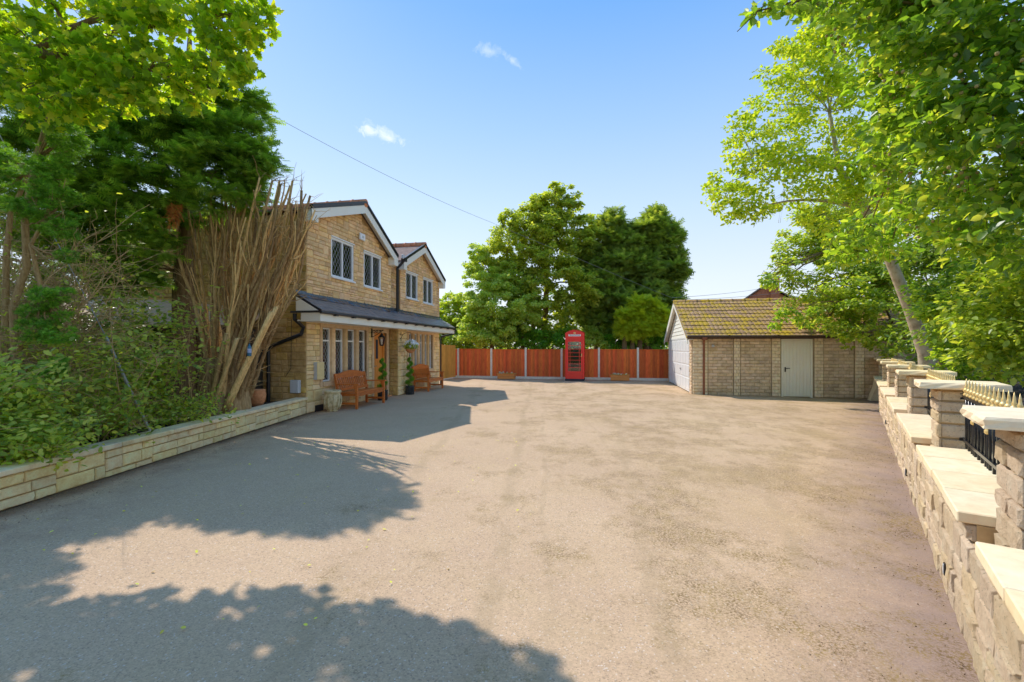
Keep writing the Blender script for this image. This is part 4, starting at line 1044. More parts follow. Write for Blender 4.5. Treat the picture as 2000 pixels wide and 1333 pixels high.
# ------------------------------------------------------------------ benches
def bench(x, label):
    r = FH.empty('garden_bench', label, 'bench', 'orange wooden benches along the house front', at=(x, -.22, 0))
    L = 1.52; B = lambda name, m, p=r: m.build(name, 'bench', p)
    for a in (0, L-.06):
        m = MB(); m.box(a, a+.06, -.60, -.54, 0, .64, .004); B('leg', m)
        m = MB(); m.prism([(-.06, 0), (0, 0), (.0, .42), (.09, .90), (.04, .92), (-.06, .44)], 'x', a, a+.06); B('leg', m)
        m = MB(); m.box(a+.01, a+.05, -.539, -.061, .12, .17); B('stretcher', m)
        m = MB(); m.box(a+.008, a+.052, -.539, -.061, .34, .41); B('seat_rail', m)
        m = MB(); m.prism([(-.66, .635), (-.62, .67), (.02, .66), (.02, .63), (-.5, .64)], 'x', a-.012, a+.072); B('armrest', m)
        m = MB(); m.prism([(-.54, .46), (-.54, .63), (-.47, .63)], 'x', a+.01, a+.05); B('arm_bracket', m)
    m = MB(); n = 10; m.prism([(.061, .43), *[(L*(.04+.92*i/n), .355-.035*abs(math.sin(i/n*PI*3))) for i in range(n+1)], (L-.061, .43)], 'y', -.585, -.555); B('seat_rail', m)
    for i in range(5): m = MB(); m.box(.0, L, -.61+i*.115, -.61+i*.115+.10, .432-.006*i, .452-.006*i, .003); B('seat_slat', m)
    m = MB(); m.box(.061, L-.061, -.10, -.06, .46, .53); B('back_rail', m)
    pts = [(x_, .90+.085*max(0, math.sin((x_-.06)/(L-.12)*PI))**1.2) for x_ in [.06+(L-.12)*i/16 for i in range(17)]]
    m = MB(); m.prism([(.06, .80)]+pts+[(L-.06, .80)], 'y', .03, .075)
    B('top_rail', m)
    n = 15
    for i in range(n):
        x_ = .10+(L-.24)*i/(n-1); m = MB(); m.add([(x_, -.07, .52), (x_+.045, -.07, .52), (x_+.045, -.05, .52), (x_, -.05, .52), (x_, .035, .81), (x_+.045, .035, .81), (x_+.045, .055, .81), (x_, .055, .81)], [(0, 3, 2, 1), (4, 5, 6, 7), (0, 1, 5, 4), (1, 2, 6, 5), (2, 3, 7, 6), (3, 0, 4, 7)]); B('back_slat', m)
    return r
bench(.93, 'orange wooden bench beside the stone urn, under the four-light leaded window')
bench(5.80, 'orange wooden bench nearer the golden fence panel, beyond the second spiral topiary')
# urn
r = FH.empty('stone_urn', 'mossy stone urn with moulded leaves standing by the nearer bench', 'urn', at=(.52, -.38, 0))
m = MB(); prof = [(.125, 0), (.135, .02), (.12, .05), (.15, .10), (.178, .20), (.192, .32), (.192, .42), (.185, .46), (.205, .475), (.21, .50), (.20, .53), (.17, .53), (.165, .47), (.15, .46)]
m.lathe(prof, n=28); m.build('bowl', 'urn', r, smooth=True)
for k in range(10):
    a = k*PI/5; m = MB(); pts = []
    for t in range(5): z = .05+.36*t/4; rr = .14+.055*min(1, t/2)+.012; pts.append((math.cos(a+.13*(t/4))*rr, math.sin(a+.13*t/4)*rr, z))
    m.tube(pts, [.014, .026, .024, .018, .006], 6); m.build('moulded_leaf', 'urn', r, smooth=True)
m = MB(); m.lathe([(.0, .465), (.16, .465)], n=16, cap=False); m.build('compost', 'soil', r)

# ------------------------------------------------------------------ foliage
def at(px, py, D): return Vector(((px-1000)/F*D, D, CAMH+(HORY-py)/F*D))
T_OVAL = (np.array([(0, 0, 0), (.3, .25, .05), (.72, .22, .04), (1, 0, -.06), (.72, -.22, .04), (.3, -.25, .05), (.5, 0, -.02)]), np.array([(0, 6, 1), (1, 6, 2), (2, 6, 3), (3, 6, 4), (4, 6, 5), (5, 6, 0)]))
T_LANCE = (np.array([(0, 0, 0), (.4, .13, .03), (1, 0, -.05), (.4, -.13, .03)]), np.array([(0, 2, 1), (0, 3, 2)]))
T_QUAD = (np.array([(0, 0, 0), (.5, .34, .06), (1, 0, -.04), (.5, -.34, .06)]), np.array([(0, 2, 1), (0, 3, 2)]))
_mp = [(0, 0), (.12, .18), (.10, .46), (.32, .34), (.50, .52), (.58, .26), (.74, .30), (.80, .14), (1.0, 0), (.80, -.14), (.74, -.30), (.58, -.26), (.50, -.52), (.32, -.34), (.10, -.46), (.12, -.18)]
T_MAPLE = (np.array([(x, y, -.18*abs(y)-.05*x*x) for x, y in _mp]+[(.38, 0, .03)]), np.array([(16, i, (i+1) % 16) for i in range(16)]))
def _spray(k=5, w=.26):
    v = [(0, 0, 0), (1, 0, -.08), (.06, .03, 0), (.06, -.03, 0)]; f = [(2, 1, 3)]
    for i in range(k):
        x = .08+.78*i/k; L = w*(1-.45*i/k)
        for s in (1, -1):
            b = len(v); v += [(x, 0, 0), (x+L*.95, s*L, -.05), (x+.13, 0, 0)]; f.append((b, b+1, b+2) if s < 0 else (b, b+2, b+1))
    return (np.array(v), np.array(f))
T_SPRAY = _spray(5, .3); T_SPRAY2 = _spray(3, .4)
def nrm(a): return a/np.maximum(np.linalg.norm(a, axis=1, keepdims=True), 1e-9)
def leaves(name, mat, parent, P, N, D, S, T, rnd=None, indiv=0, kind=None):
    N = nrm(N); X = nrm(D-(D*N).sum(1, keepdims=True)*N); Y = np.cross(N, X)
    n = len(P); TV, TF = T
    rnd = RNG.random(n) if rnd is None else rnd
    off = np.zeros(3)
    if parent is not None: off = np.array(parent.location)
    if indiv:
        px = 1000+F*P[:, 0]/np.maximum(P[:, 1], .3); py = HORY-F*(P[:, 2]-CAMH)/np.maximum(P[:, 1], .3)
        vis = (px > -10) & (px < 2010) & (py > -10) & (py < 1340) & (P[:, 1] > .5)
        score = np.where(vis, S/np.maximum(P[:, 1], .3), 0); idx = np.argsort(-score)[:indiv]
        for v in range(1):
            me = bpy.data.meshes.new('leaf'); me.from_pydata(TV.tolist(), [], TF.tolist()); me.update(); me.materials.append(MT[mat])
        for i in idx:
            o = bpy.data.objects.new('leaf', me); COL.objects.link(o); o.parent = parent
            Mx = Matrix((X[i], Y[i], N[i])).transposed().to_4x4(); o.matrix_local = Matrix.Translation(Vector(P[i]-off)) @ Mx @ Matrix.Scale(float(S[i]), 4)
        keep = np.ones(n, bool); keep[idx] = False; P, X, Y, N, S, rnd = P[keep], X[keep], Y[keep], N[keep], S[keep], rnd[keep]; n = len(P)
    V = (P-off)[:, None, :]+S[:, None, None]*(TV[None, :, 0:1]*X[:, None, :]+TV[None, :, 1:2]*Y[:, None, :]+TV[None, :, 2:3]*N[:, None, :])
    Fc = (TF[None]+(np.arange(n)*len(TV))[:, None, None]).reshape(-1, TF.shape[1])
    me = np_mesh(name, V.reshape(-1, 3), [Fc], np.repeat(rnd, len(TV)))
    o = link(name, me, mat, parent)
    if kind: o['kind'] = kind
    return o
def sample(blobs, n, shell=.45, sub=.26, m=14, flat=.8, dens=None):
    """leaf positions in clumps filling a list of ellipsoids (centre, (rx,ry,rz))"""
    vol = np.array([(b[1][0]*b[1][1]*b[1][2])**(2/3)*(b[2] if len(b) > 2 else 1) for b in blobs]); cnt = np.maximum(20, n*vol/vol.sum()).astype(int)
    PP, OO = [], []
    for b, k in zip(blobs, cnt):
        c, r = np.array(b[0]), np.array(b[1]); mm = int(m)
        d = nrm(RNG.normal(size=(mm, 3))); rad_ = (shell+(1-shell)*RNG.random((mm, 1))**.6); sc = d*rad_*r
        own = RNG.integers(0, mm, k); srad = sub*r.mean()*(.6+.8*RNG.random(mm))
        off = nrm(RNG.normal(size=(k, 3)))*(RNG.random((k, 1))**.45)*srad[own][:, None]*np.array([1, 1, flat])
        P = c+sc[own]+off; PP.append(P); OO.append(nrm((P-c)/r*.5+off/np.maximum(srad[own][:, None], 1e-6)*.5))
    return np.concatenate(PP), np.concatenate(OO)
def pxblobs(L, sy=1.0):
    out = []
    for t in L:
        px, py, rp, D = t[:4]; r = rp*D/F; c = at(px, py, D)
        rx = r; rz = (t[4] if len(t) > 4 else 1)*r; out.append((tuple(c), (rx, r*sy, rz), t[5] if len(t) > 5 else 1))
    return out
def orient(n, out, up=1.0, jit=.55, outw=.5, droop=.25):
    N = nrm(np.array([0, 0, 1.0])*up+out*outw+RNG.normal(size=(n, 3))*jit)
    D = nrm(out*np.array([1, 1, .3])+RNG.normal(size=(n, 3))*.7+np.array([0, 0, -droop])); return N, D
def curve(p, q, bow=(0, 0, 0), n=6, jit=.0):
    p, q, b = Vector(p), Vector(q), Vector(bow)
    return [p.lerp(q, t)+b*(4*t*(1-t))+Vector([random.uniform(-jit, jit) if 0 < t < 1 else 0 for _ in range(3)]) for t in [i/n for i in range(n+1)]]
def branching(mb, starts, blobs, r0=.06, sub=6, n=6, jit=.08, tips=.004):
    """limbs from start points to each blob centre, then finer branches inside it"""
    for c, r in [(b[0], b[1]) for b in blobs]:
        c = Vector(c); s = min(starts, key=lambda q: (Vector(q)-c).length); L = (Vector(s)-c).length
        path = curve(s, c, (0, 0, L*.08), n, jit*L*.2); rr = r0*min(1, .35+L*.15)
        mb.tube(path, [rr+(rr*.35-rr)*i/n for i in range(n+1)], 7, cap=False)
        for k in range(sub):
            d = Vector(RNG.normal(size=3)).normalized(); e = c+Vector((d.x*r[0], d.y*r[1], d.z*r[2]))*.85; s2 = path[random.randint(n//2, n)]
            mb.tube(curve(s2, e, (0, 0, .05*L), 4, .03*L), [rr*.32, rr*.26, rr*.18, rr*.1, tips], 5, cap=False)
def rel(mb, o):
    l = o.location; mb.v = [(v[0]-l[0], v[1]-l[1], v[2]-l[2]) for v in mb.v]; return mb
def tree(name, label, cat, base, trunk, blobs, nleaf, size, tmpl, mat, group=None, bark='bark', r0=.06, sub=6, shell=.4, csub=.28, m=14, flat=.75, up=1.0, jit=.55, outw=.5, indiv=0, starts=None, droop=.25, nsides=12, svar=.35):
    o = WORLD.empty(name, label, cat, group, at=base)
    mb = MB()
    for path, rr in trunk: mb.tube(path, rr, nsides, cap=False)
    st = starts or [p for path, rr in trunk for p in path[len(path)//2:]]
    if sub is not None: branching(mb, st, blobs, r0, sub)
    if mb.v: rel(mb, o).build('trunk', bark, o, smooth=True)
    P, O = sample(blobs, nleaf, shell, csub, m, flat); N, D = orient(len(P), O, up, jit, outw, droop)
    S = size*(1-svar+2*svar*RNG.random(len(P)))
    leaves('crown', mat, o, P, N, D, S, tmpl, indiv=indiv, kind='stuff' if indiv else None)
    return o

# ---- sycamore overhanging on the left: its trunk stands out of frame, limbs reach across the top
sb = pxblobs([(40, 60, 150, 5.9), (200, 30, 140, 5.9), (350, 20, 120, 5.85), (455, 30, 85, 5.8), (503, 40, 45, 5.8), (430, 110, 70, 5.8), (300, 130, 95, 5.8), (180, 150, 90, 5.6), (60, 170, 95, 5.6), (470, 130, 40, 5.8), (380, 185, 40, 5.9),
              (120, 200, 50, 5.5), (250, 185, 55, 5.8), (20, -120, 190, 6.0, 1, .18), (230, -140, 180, 6.0, 1, .18), (420, -110, 130, 5.9, 1, .18), (-150, 0, 220, 5.9, 1, .18), (-260, -220, 240, 5.8, 1, .18)], .6)
tb = Vector((-10.2, 5.6, 0))
n1 = Vector((-9.4, 5.8, 4.2)); n2 = Vector((-8.2, 6.0, 5.3)); n3 = Vector((-8.9, 5.6, 7.0))
SYC = tree('sycamore_tree', 'sycamore whose lobed lime-green leaves overhang the top left corner', 'tree', tuple(tb),
     [(curve(tb, n1, (.2, 0, 0), 5), [.30, .27, .25, .23, .21, .19]), (curve(n1, n3, (0, 0, 0), 4), [.19, .17, .15, .13, .11]),
      (curve(n1, at(-30, 100, 6.0), (0, 0, -.05), 4), [.14, .12, .10, .085, .075]), ([at(-30, 100, 6.0), at(70, 106, 6.0), at(130, 112, 6.0), at(190, 125, 6.0), at(270, 133, 6.0), at(350, 130, 6.1), at(430, 110, 6.1)], [.075, .062, .05, .04, .03, .022, .01]),
      ([at(60, 105, 6.0), at(130, 60, 6.0), at(230, 20, 6.1), at(330, -30, 6.2)], [.05, .04, .03, .02]), ([at(130, 112, 6.0), at(230, 60, 6.1), at(400, 40, 6.1), at(500, 20, 6.1)], [.035, .03, .022, .01])],
     sb, 9500, .098, T_MAPLE, 'lf_syc', r0=.04, sub=9, shell=.15, csub=.22, m=36, flat=.55, up=.9, jit=.85, outw=.15, indiv=300, droop=.35, starts=[n1, n2, n3, at(70, 106, 6.0), at(190, 125, 6.0), at(270, 133, 6.0), at(130, 60, 6.0), at(230, 60, 6.1), at(400, 40, 6.1)])

# ---- big dark conifer on the left, behind
cb = pxblobs([(300, 300, 115, 8.6), (400, 290, 95, 8.6), (440, 230, 75, 8.8), (210, 330, 120, 9.0), (120, 270, 120, 9.2), (320, 400, 100, 8.8), (200, 440, 100, 9.0), (430, 350, 75, 8.6), (490, 330, 45, 8.7), (470, 280, 50, 8.8), (300, 210, 100, 9.2), (390, 200, 60, 9.0), (230, 190, 100, 9.4),
              (100, 420, 100, 9.3), (30, 330, 110, 9.5), (240, 500, 70, 9.0), (150, 510, 80, 9.4), (60, 150, 110, 9.8)], 1.1)
CO = WORLD.empty('tall_conifer', 'tall dark feathery conifer rising behind the pruned stump on the left', 'tree', at=(-7.4, 10.2, .3))
mb = MB(); mb.tube(curve((-7.4, 10.2, .2), (-7.0, 9.9, 8.6), (0, 0, 0), 6, .05), [.26, .24, .21, .18, .14, .09, .03], 10, cap=False)
branching(mb, [(-7.3, 10.1, z) for z in (1.6, 2.4, 3.2, 4.0, 5, 6, 7)], cb, .05, 5); rel(mb, CO).build('trunk', 'bark', CO, smooth=True)
P, O = sample(cb, 38000, .55, .24, 24, .45); n = len(P)
D = nrm(O*np.array([1, 1, .45])+RNG.normal(size=(n, 3))*.38+np.array([0, 0, -.05])); N = nrm(np.array([0, 0, 1.0])+RNG.normal(size=(n, 3))*.45)
leaves('crown', 'lf_con', CO, P, N, D, .22*(.5+1.0*RNG.random(n)), T_SPRAY)
# feather tips on the right edge
tips = []
for px, py, dx, dy in ((470, 190, 40, -8), (450, 240, 60, -6), (470, 300, 60, 10), (500, 320, 58, 10), (430, 210, 55, -18), (480, 260, 40, -10), (490, 345, 50, -10), (460, 225, 45, -20), (455, 170, 30, -25)):
    for k in range(10):
        t = k/9; tips.append((at(px+dx*t, py+dy*t*(.4+t*.6), 8.7), Vector((dx, 4*(random.random()-.5), -dy)).normalized(), .30-.14*t))
P = np.array([list(p[0]) for p in tips for _ in range(5)])+RNG.normal(size=(len(tips)*5, 3))*.05; D = np.array([list(p[1]) for p in tips for _ in range(5)])+RNG.normal(size=(len(tips)*5, 3))*.28; S = np.array([p[2] for p in tips for _ in range(5)])*(.6+.6*RNG.random(len(tips)*5))
leaves('branch_tips', 'lf_con', CO, P, np.array([0, 0, 1.0])+RNG.normal(size=P.shape)*.4, D, S, T_SPRAY)
# one dead orange spray
c0 = at(337, 415, 8.3); P = np.array([list(c0)]*60)+RNG.normal(size=(60, 3))*np.array([.06, .04, .11]); leaves('dead_spray', 'lf_brown', CO, P, RNG.normal(size=(60, 3)), np.array([0, 0, -1.0])+RNG.normal(size=(60, 3))*.5, .14*(.6+.7*RNG.random(60)), T_SPRAY)

# ---- hard-pruned multi-stem conifer beside the house
PB = Vector((-5.66, 8.95, .3))
PT_ = WORLD.empty('pruned_tree', 'hard-pruned many-stemmed tree with bare sawn-off brown stems beside the house', 'tree', at=tuple(PB))
def nprnd(mb, r): return [r]*len(mb.v)
def bulk(name, mat, parent, parts):
    """parts: list of (path, radii, sides); one mesh with a per-stem random value"""
    mb = MB(); R = []
    for path, rr, ns in parts:
        k = len(mb.v); mb.tube(path, rr, ns, cap=True); R += [random.random()]*(len(mb.v)-k)
    l = Vector(parent.location); me = bpy.data.meshes.new(name); me.from_pydata([tuple(Vector(v)-l) for v in mb.v], [], mb.f); me.update(); me.shade_smooth()
    a = me.attributes.new('rnd', 'FLOAT', 'POINT'); a.data.foreach_set('value', R); return link(name, me, mat, parent)
tops = [(338, 415), (352, 450), (372, 400), (392, 392), (405, 372), (418, 380), (432, 365), (444, 372), (455, 352), (463, 350), (474, 335), (480, 352), (488, 348), (497, 356), (505, 350), (513, 362), (521, 356), (528, 352), (535, 372), (541, 356), (549, 352), (556, 362), (563, 345), (568, 366), (576, 352), (585, 350), (594, 372), (606, 385), (622, 368), (600, 400), (580, 400), (560, 410), (545, 400), (500, 400), (470, 400), (440, 410), (410, 420), (385, 440), (610, 415), (590, 440), (570, 450), (360, 480), (540, 440), (520, 420), (450, 430), (425, 400), (480, 420), (612, 440), (598, 470)]
main = []; fork = []; twigs = []; cuts = []
tops = [t for i, t in enumerate(tops) if i % 3 != 1]
for i, (tx, ty) in enumerate(tops):
    D = random.uniform(8.35, 9.6); e = at(tx, ty, D); s = (tx-465)/150
    a = random.uniform(0, 2*PI); b = PB+Vector((.22*s+.12*math.cos(a), .24*math.sin(a), -.05))
    z1 = .9+random.uniform(0, .9); mid = Vector((b.x+(e.x-b.x)*(.06+.14*abs(s)), b.y+(e.y-b.y)*.3, z1)); m2 = Vector((b.x+(e.x-b.x)*(.52+.16*abs(s)), b.y+(e.y-b.y)*.65, z1+(e.z-z1)*.48))
    path = []; wf = random.uniform(6, 13); ph = random.uniform(0, 6)
    ctl = [b, mid, m2, e]
    for k in range(13):
        t = k/12; q = (1-t)**3*ctl[0]+3*(1-t)**2*t*ctl[1]+3*(1-t)*t*t*ctl[2]+t**3*ctl[3]
        path.append(q+Vector((math.sin(t*wf+ph), math.cos(t*wf*1.3+ph), 0))*.075*min(1, t*3)+Vector((random.uniform(-1, 1), random.uniform(-1, 1), 0))*.012)
    R0 = random.uniform(.045, .085); R1_ = random.uniform(.012, .024)
    main.append((path, [(R0+(R1_-R0)*(k/12)**.6)*random.uniform(.93, 1.07) for k in range(13)], 8))
    cuts.append((path[-1], (path[-1]-path[-2]).normalized(), R1_))
    for j in range(random.randint(5, 8)):                           # forks growing upright
        k = random.randint(5, 10); p = path[k]; h = random.uniform(.5, 1.5); q = p+Vector((random.uniform(-.25, .3)+.25*s, random.uniform(-.25, .2), h))
        if q.z > e.z+.1: q.z = e.z-random.uniform(0, .3)
        r_ = random.uniform(.008, .019); pa = curve(p, q, (random.uniform(-.08, .08), random.uniform(-.08, .08), -.05), 6, .012); fork.append((pa, [r_, r_, r_*.95, r_*.9, r_*.85, r_*.8, r_*.75], 6)); cuts.append((pa[-1], (pa[-1]-pa[-2]).normalized(), r_*.75))
    for j in range(26):
        k = random.randint(2, 12); p = path[k]; L = random.uniform(.12, .55); dd = Vector((random.uniform(-1, 1)+.5*s, random.uniform(-1, .6), random.uniform(-.1, 1.0))).normalized()*L
        twigs.append((curve(p, p+dd, (0, 0, -.05*L), 3, .03), [.006, .005, .0035, .002], 4))
for (x, y, D, h) in ((442, 652, 8.5, .0), (463, 662, 8.5, .0), (530, 610, 8.6, 0), (540, 600, 8.7, 0)):   # short thick sawn stubs in front
    e = at(x, y, D); b = PB+Vector(((x-470)/160*.5, -.30, .1)); pa = curve(b, e, (.02, -.05, 0), 5); main.append((pa, [.055, .048, .043, .04, .038, .038], 9)); cuts.append((pa[-1], Vector((0, -.2, 1)).normalized(), .038))
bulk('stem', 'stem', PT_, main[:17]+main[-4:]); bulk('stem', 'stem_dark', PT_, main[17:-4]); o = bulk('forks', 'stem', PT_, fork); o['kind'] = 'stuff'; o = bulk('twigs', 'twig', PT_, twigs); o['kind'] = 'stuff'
trk = []
for a in range(9):
    t = a/9*2*PI; b = PB+Vector((.36*math.cos(t), .25*math.sin(t), -.15)); e = PB+Vector((.30*math.cos(t), .2*math.sin(t), 1.1)); trk.append((curve(b, e, (.0, 0, 0), 5, .01), [.20, .17, .15, .13, .11, .09], 10))
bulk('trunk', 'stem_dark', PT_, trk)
mb = MB()
for p, d, r_ in cuts: mb.tube([p-d*.003, p+d*.006], [r_*.98, r_*.96], 7)
rel(mb, PT_).build('sawn_end', 'cutwood', PT_)['kind'] = 'stuff'
bm_ = WORLD.empty('plastic_bottle', 'blue plastic bottle wedged among the pruned stems', 'bottle', at=tuple(at(487, 696, 8.45)))
m = MB(); m.lathe([(.03, 0), (.036, .01), (.036, .15), (.03, .18), (.014, .20), (.014, .225), (.0, .226)], n=14); m.build('body', 'bottle', bm_, smooth=True)
m = MB(); m.lathe([(.0368, .06), (.0368, .14)], n=14, cap=False); m.build('label_band', 'bottle_label', bm_)
m = MB(); m.tube([(0, .0, .22), (.01, .02, .36)], .002, 4); m.build('string', 'cable', bm_)
pt = WORLD.empty('terracotta_pot', 'patterned terracotta pot in the bed beside the pruned tree', 'pot', at=tuple(at(503, 795, 9.9)))
m = MB(); m.lathe([(.08, 0), (.13, .08), (.165, .20), (.17, .27), (.15, .34), (.16, .37), (.13, .38)], n=20); m.build('bowl', 'terracotta', pt, smooth=True)

# ---- cloud-pruned conifer on the far left
pads = [(20, 318, 30, 5.9), (78, 345, 42, 5.8), (118, 262, 42, 5.9), (100, 300, 34, 6.0), (108, 330, 34, 5.9), (60, 408, 34, 5.8), (105, 418, 38, 5.8), (120, 448, 30, 5.8), (140, 285, 28, 6.1), (30, 400, 22, 5.9),
        (92, 580, 30, 5.6), (118, 575, 22, 5.6), (62, 612, 26, 5.6), (74, 645, 34, 5.6), (112, 655, 28, 5.6), (122, 620, 18, 5.7), (105, 718, 30, 5.5), (8, 768, 30, 5.2), (15, 800, 26, 5.2), (10, 350, 24, 5.9), (115, 380, 30, 5.9), (0, 290, 20, 6), (130, 500, 18, 5.8), (85, 372, 26, 5.7)]
CL = WORLD.empty('cloud_pruned_conifer', 'cloud-pruned conifer with bright green foliage pads on slanting pale stems', 'tree', at=tuple(at(20, 900, 5.8)))
mb = MB(); b0 = CL.location.copy()
stems = [([b0, at(30, 700, 5.9), at(25, 600, 5.9), at(52, 520, 5.9), at(48, 420, 5.9), at(70, 310, 6.0), at(100, 215, 6.1), at(112, 150, 6.2)], [.05, .045, .04, .04, .038, .035, .028, .015]),
         ([at(10, 640, 6.0), at(12, 500, 6.0), at(20, 420, 6.0), at(60, 330, 6.0)], [.035, .035, .03, .02]), ([at(30, 700, 5.9), at(80, 560, 5.8), at(60, 480, 5.8), at(85, 430, 5.8)], [.03, .028, .022, .015])]
for p, r_ in stems: mb.tube(p, r_, 9, cap=False)
for px, py, rp, D in pads:
    c = at(px, py, D); s = min([q for p, _ in stems for q in p], key=lambda q: (q-c).length)
    for k in range(5): mb.tube(curve(s, c+Vector(RNG.normal(size=3))*rp*D/F*.5, (0, 0, -.03), 4, .02), [.014, .011, .009, .006, .003], 5, cap=False)
rel(mb, CL).build('trunk', 'stem', CL, smooth=True)
P, O = sample(pxblobs([(a, b, c * .95, d, .62) for a, b, c, d in pads]), 30000, .6, .30, 22, .7); n = len(P)
D = nrm(O+RNG.normal(size=(n, 3))*.35+np.array([.2, -.2, .35])); N = nrm(RNG.normal(size=(n, 3))*.6+np.array([0, -.3, 1]))
leaves('foliage_pads', 'lf_con2', CL, P, N, D, .045*(.6+.8*RNG.random(n)), T_SPRAY2)

# ---- shrubs filling the raised bed: arching stems with leaves along them
def arching(name, label, base, ends, nleaf, size, mat, tmpl=T_OVAL, r=.008, group=None, side=5, spread=.35, leafy=.3, jitter=.10, kind=None, twigmat='twig', cat='shrub'):
    o = WORLD.empty(name, label, cat, group, at=base); parts = []; P = []; Dd = []
    for e in ends:
        b = Vector(base)+Vector((random.uniform(-.35, .35), random.uniform(-.35, .35), -.02)); e = Vector(e); L = (e-b).length
        pa = curve(b, e, (random.uniform(-.12, .12)*L, random.uniform(-.12, .12)*L, .12*L), 8, .012*L); parts.append((pa, [r*(1-.75*i/8) for i in range(9)], 5))
        for k in range(side):
            i = random.randint(2, 7); p = pa[i]; d = Vector((random.uniform(-1, 1), random.uniform(-1, 1), random.uniform(-.2, .9))).normalized()*L*random.uniform(.12, spread); pb = curve(p, p+d, (0, 0, .03), 4, .01*L)
            parts.append((pb, [r*.4, r*.33, r*.27, r*.2, r*.12], 4)); P += pb[1:]; Dd += [d.normalized()]*4
        P += pa[int(8*leafy):]; Dd += [(pa[-1]-pa[-3]).normalized()]*len(pa[int(8*leafy):])
    bulk('stems', twigmat, o, parts)
    P = np.array([list(p) for p in P]); Dd = np.array([list(d) for d in Dd]); idx = RNG.integers(0, len(P), nleaf)
    Q = P[idx]+RNG.normal(size=(nleaf, 3))*jitter*np.array([1, 1, .8]); D = nrm(Dd[idx]+RNG.normal(size=(nleaf, 3))*.8+np.array([0, 0, -.15])); N = nrm(np.array([0.25, -.35, 1.0])+RNG.normal(size=(nleaf, 3))*.5)
    leaves('foliage', mat, o, Q, N, D, size*(.65+.7*RNG.random(nleaf)), tmpl); return o
def ends_in(px0, px1, py0, py1, d0, d1, n): return [at(random.uniform(px0, px1), random.uniform(py0, py1), random.uniform(d0, d1)) for _ in range(n)]
G_ = 'shrubs filling the raised bed'
arching('shrub', 'leafy green shrub at the near left end of the bed behind the low wall', (-5.9, 4.6, .3), ends_in(-40, 130, 690, 900, 4.5, 5.6, 34), 3600, .075, 'lf_shrub', group=G_, r=.007)
arching('shrub', 'tangled shrub with bare brown stems below the cloud-pruned conifer', (-6.4, 5.6, .3), ends_in(10, 230, 620, 860, 5.4, 6.6, 42), 2600, .07, 'lf_mid', group=G_, side=12)
arching('shrub', 'shrub with pale green leaves around the slanting metal pole', (-5.9, 6.4, .3), ends_in(130, 330, 600, 850, 5.9, 7.2, 34), 2200, .075, 'lf_shrub', group=G_, side=14)
arching('shrub', 'bushy shrub with fresh green leaf sprays just left of the pruned tree', (-6.3, 7.6, .3), ends_in(200, 355, 540, 790, 7.0, 8.3, 30), 2400, .085, 'lf_shrub', group=G_, side=6)
arching('shrub', 'tall thicket of thin brown twigs high on the left edge', (-7.2, 6.4, .3), ends_in(-60, 270, 440, 640, 6.0, 7.4, 80), 2200, .06, 'lf_mid', group=G_, r=.010, side=16)
arching('shrub', 'low leafy growth trailing along the inner face of the low wall', (-5.6, 7.8, .3), ends_in(250, 460, 770, 830, 7.0, 8.6, 26), 1500, .06, 'lf_shrub', group=G_, side=5, r=.004)
arching('shrub', 'dense bright-leaved shrub at the foot of the left edge of the picture', (-5.5, 4.9, .3), ends_in(-20, 200, 800, 900, 4.7, 6.0, 34), 3600, .06, 'lf_shrub', group=G_, side=6, r=.005)
arching('shrub', 'dark evergreen mass deep in the bed behind the twigs', (-9.2, 9.2, .3), ends_in(-150, 330, 480, 760, 8.8, 11, 70), 9000, .11, 'lf_dark', group=G_, r=.014, side=8)
arching('shrub', 'dull green thicket screening the boundary at the far left', (-9.6, 7.4, .3), ends_in(-300, 120, 300, 760, 7.6, 9.5, 60), 8000, .10, 'lf_mid', group=G_, r=.014, side=8)
# sprigs hanging beside the pruned stems
arching('shrub', 'thin sprigs of yellow-green leaves in front of the pruned stems', (-5.95, 8.2, .3), ends_in(340, 420, 560, 650, 8.0, 8.4, 9), 260, .085, 'lf_pale', group=G_, r=.006, side=3)
# guy wire with guard
gw = WORLD.empty('guy_wire', 'slanting steel guy wire with a grey tubular guard in the planting bed', 'cable', at=tuple(at(293, 843, 6.6)))
mb = MB(); mb.tube([at(293, 843, 6.6), at(262, 780, 6.55), at(205, 655, 6.45)], .022, 8); rel(mb, gw).build('guard_tube', 'steel', gw)
mb = MB(); mb.tube([at(205, 655, 6.45), at(120, 490, 6.3), at(0, 265, 6.1), at(-200, -110, 5.8)], .006, 5); rel(mb, gw).build('wire', 'steel', gw)

# ---- rubble-walled outbuilding glimpsed behind the bed
FO = Frame(-12.5, 10.6, 0)
OB = FO.empty('stone_outbuilding', 'low rubble-stone outbuilding with pale roof half hidden behind the shrubs', 'outbuilding')
c = MB(); c.box(0, 6.3, .02, 2.6, .1, 2.05); c.build('wall', 'rubble_mortar', OB)
PS = Pieces(FO, OB, 'stone', 'rubble', STONES, 220); PS.rects(ashlar(0, 6.3, .1, 2.05, (), seed=61, bh=(.13, .22), w=(.18, .5), layers=(1, 1, 2)), .04, plane=.02); PS.flush()
c = MB(); c.prism([(-.25, 2.03), (-.25, 2.13), (2.7, 3.45), (2.7, 3.35)], 'x', -.2, 6.4)
MT['pale_roof'] = simple('pale_stone_roof', [(.34, .24, .17), (.46, .34, .25)], 8, .9, .3); c.build('roof', 'pale_roof', OB)
c = MB(); c.box(-.2, 6.4, -.32, -.26, 2.02, 2.12); c.build('gutter', 'brown_dark', OB)

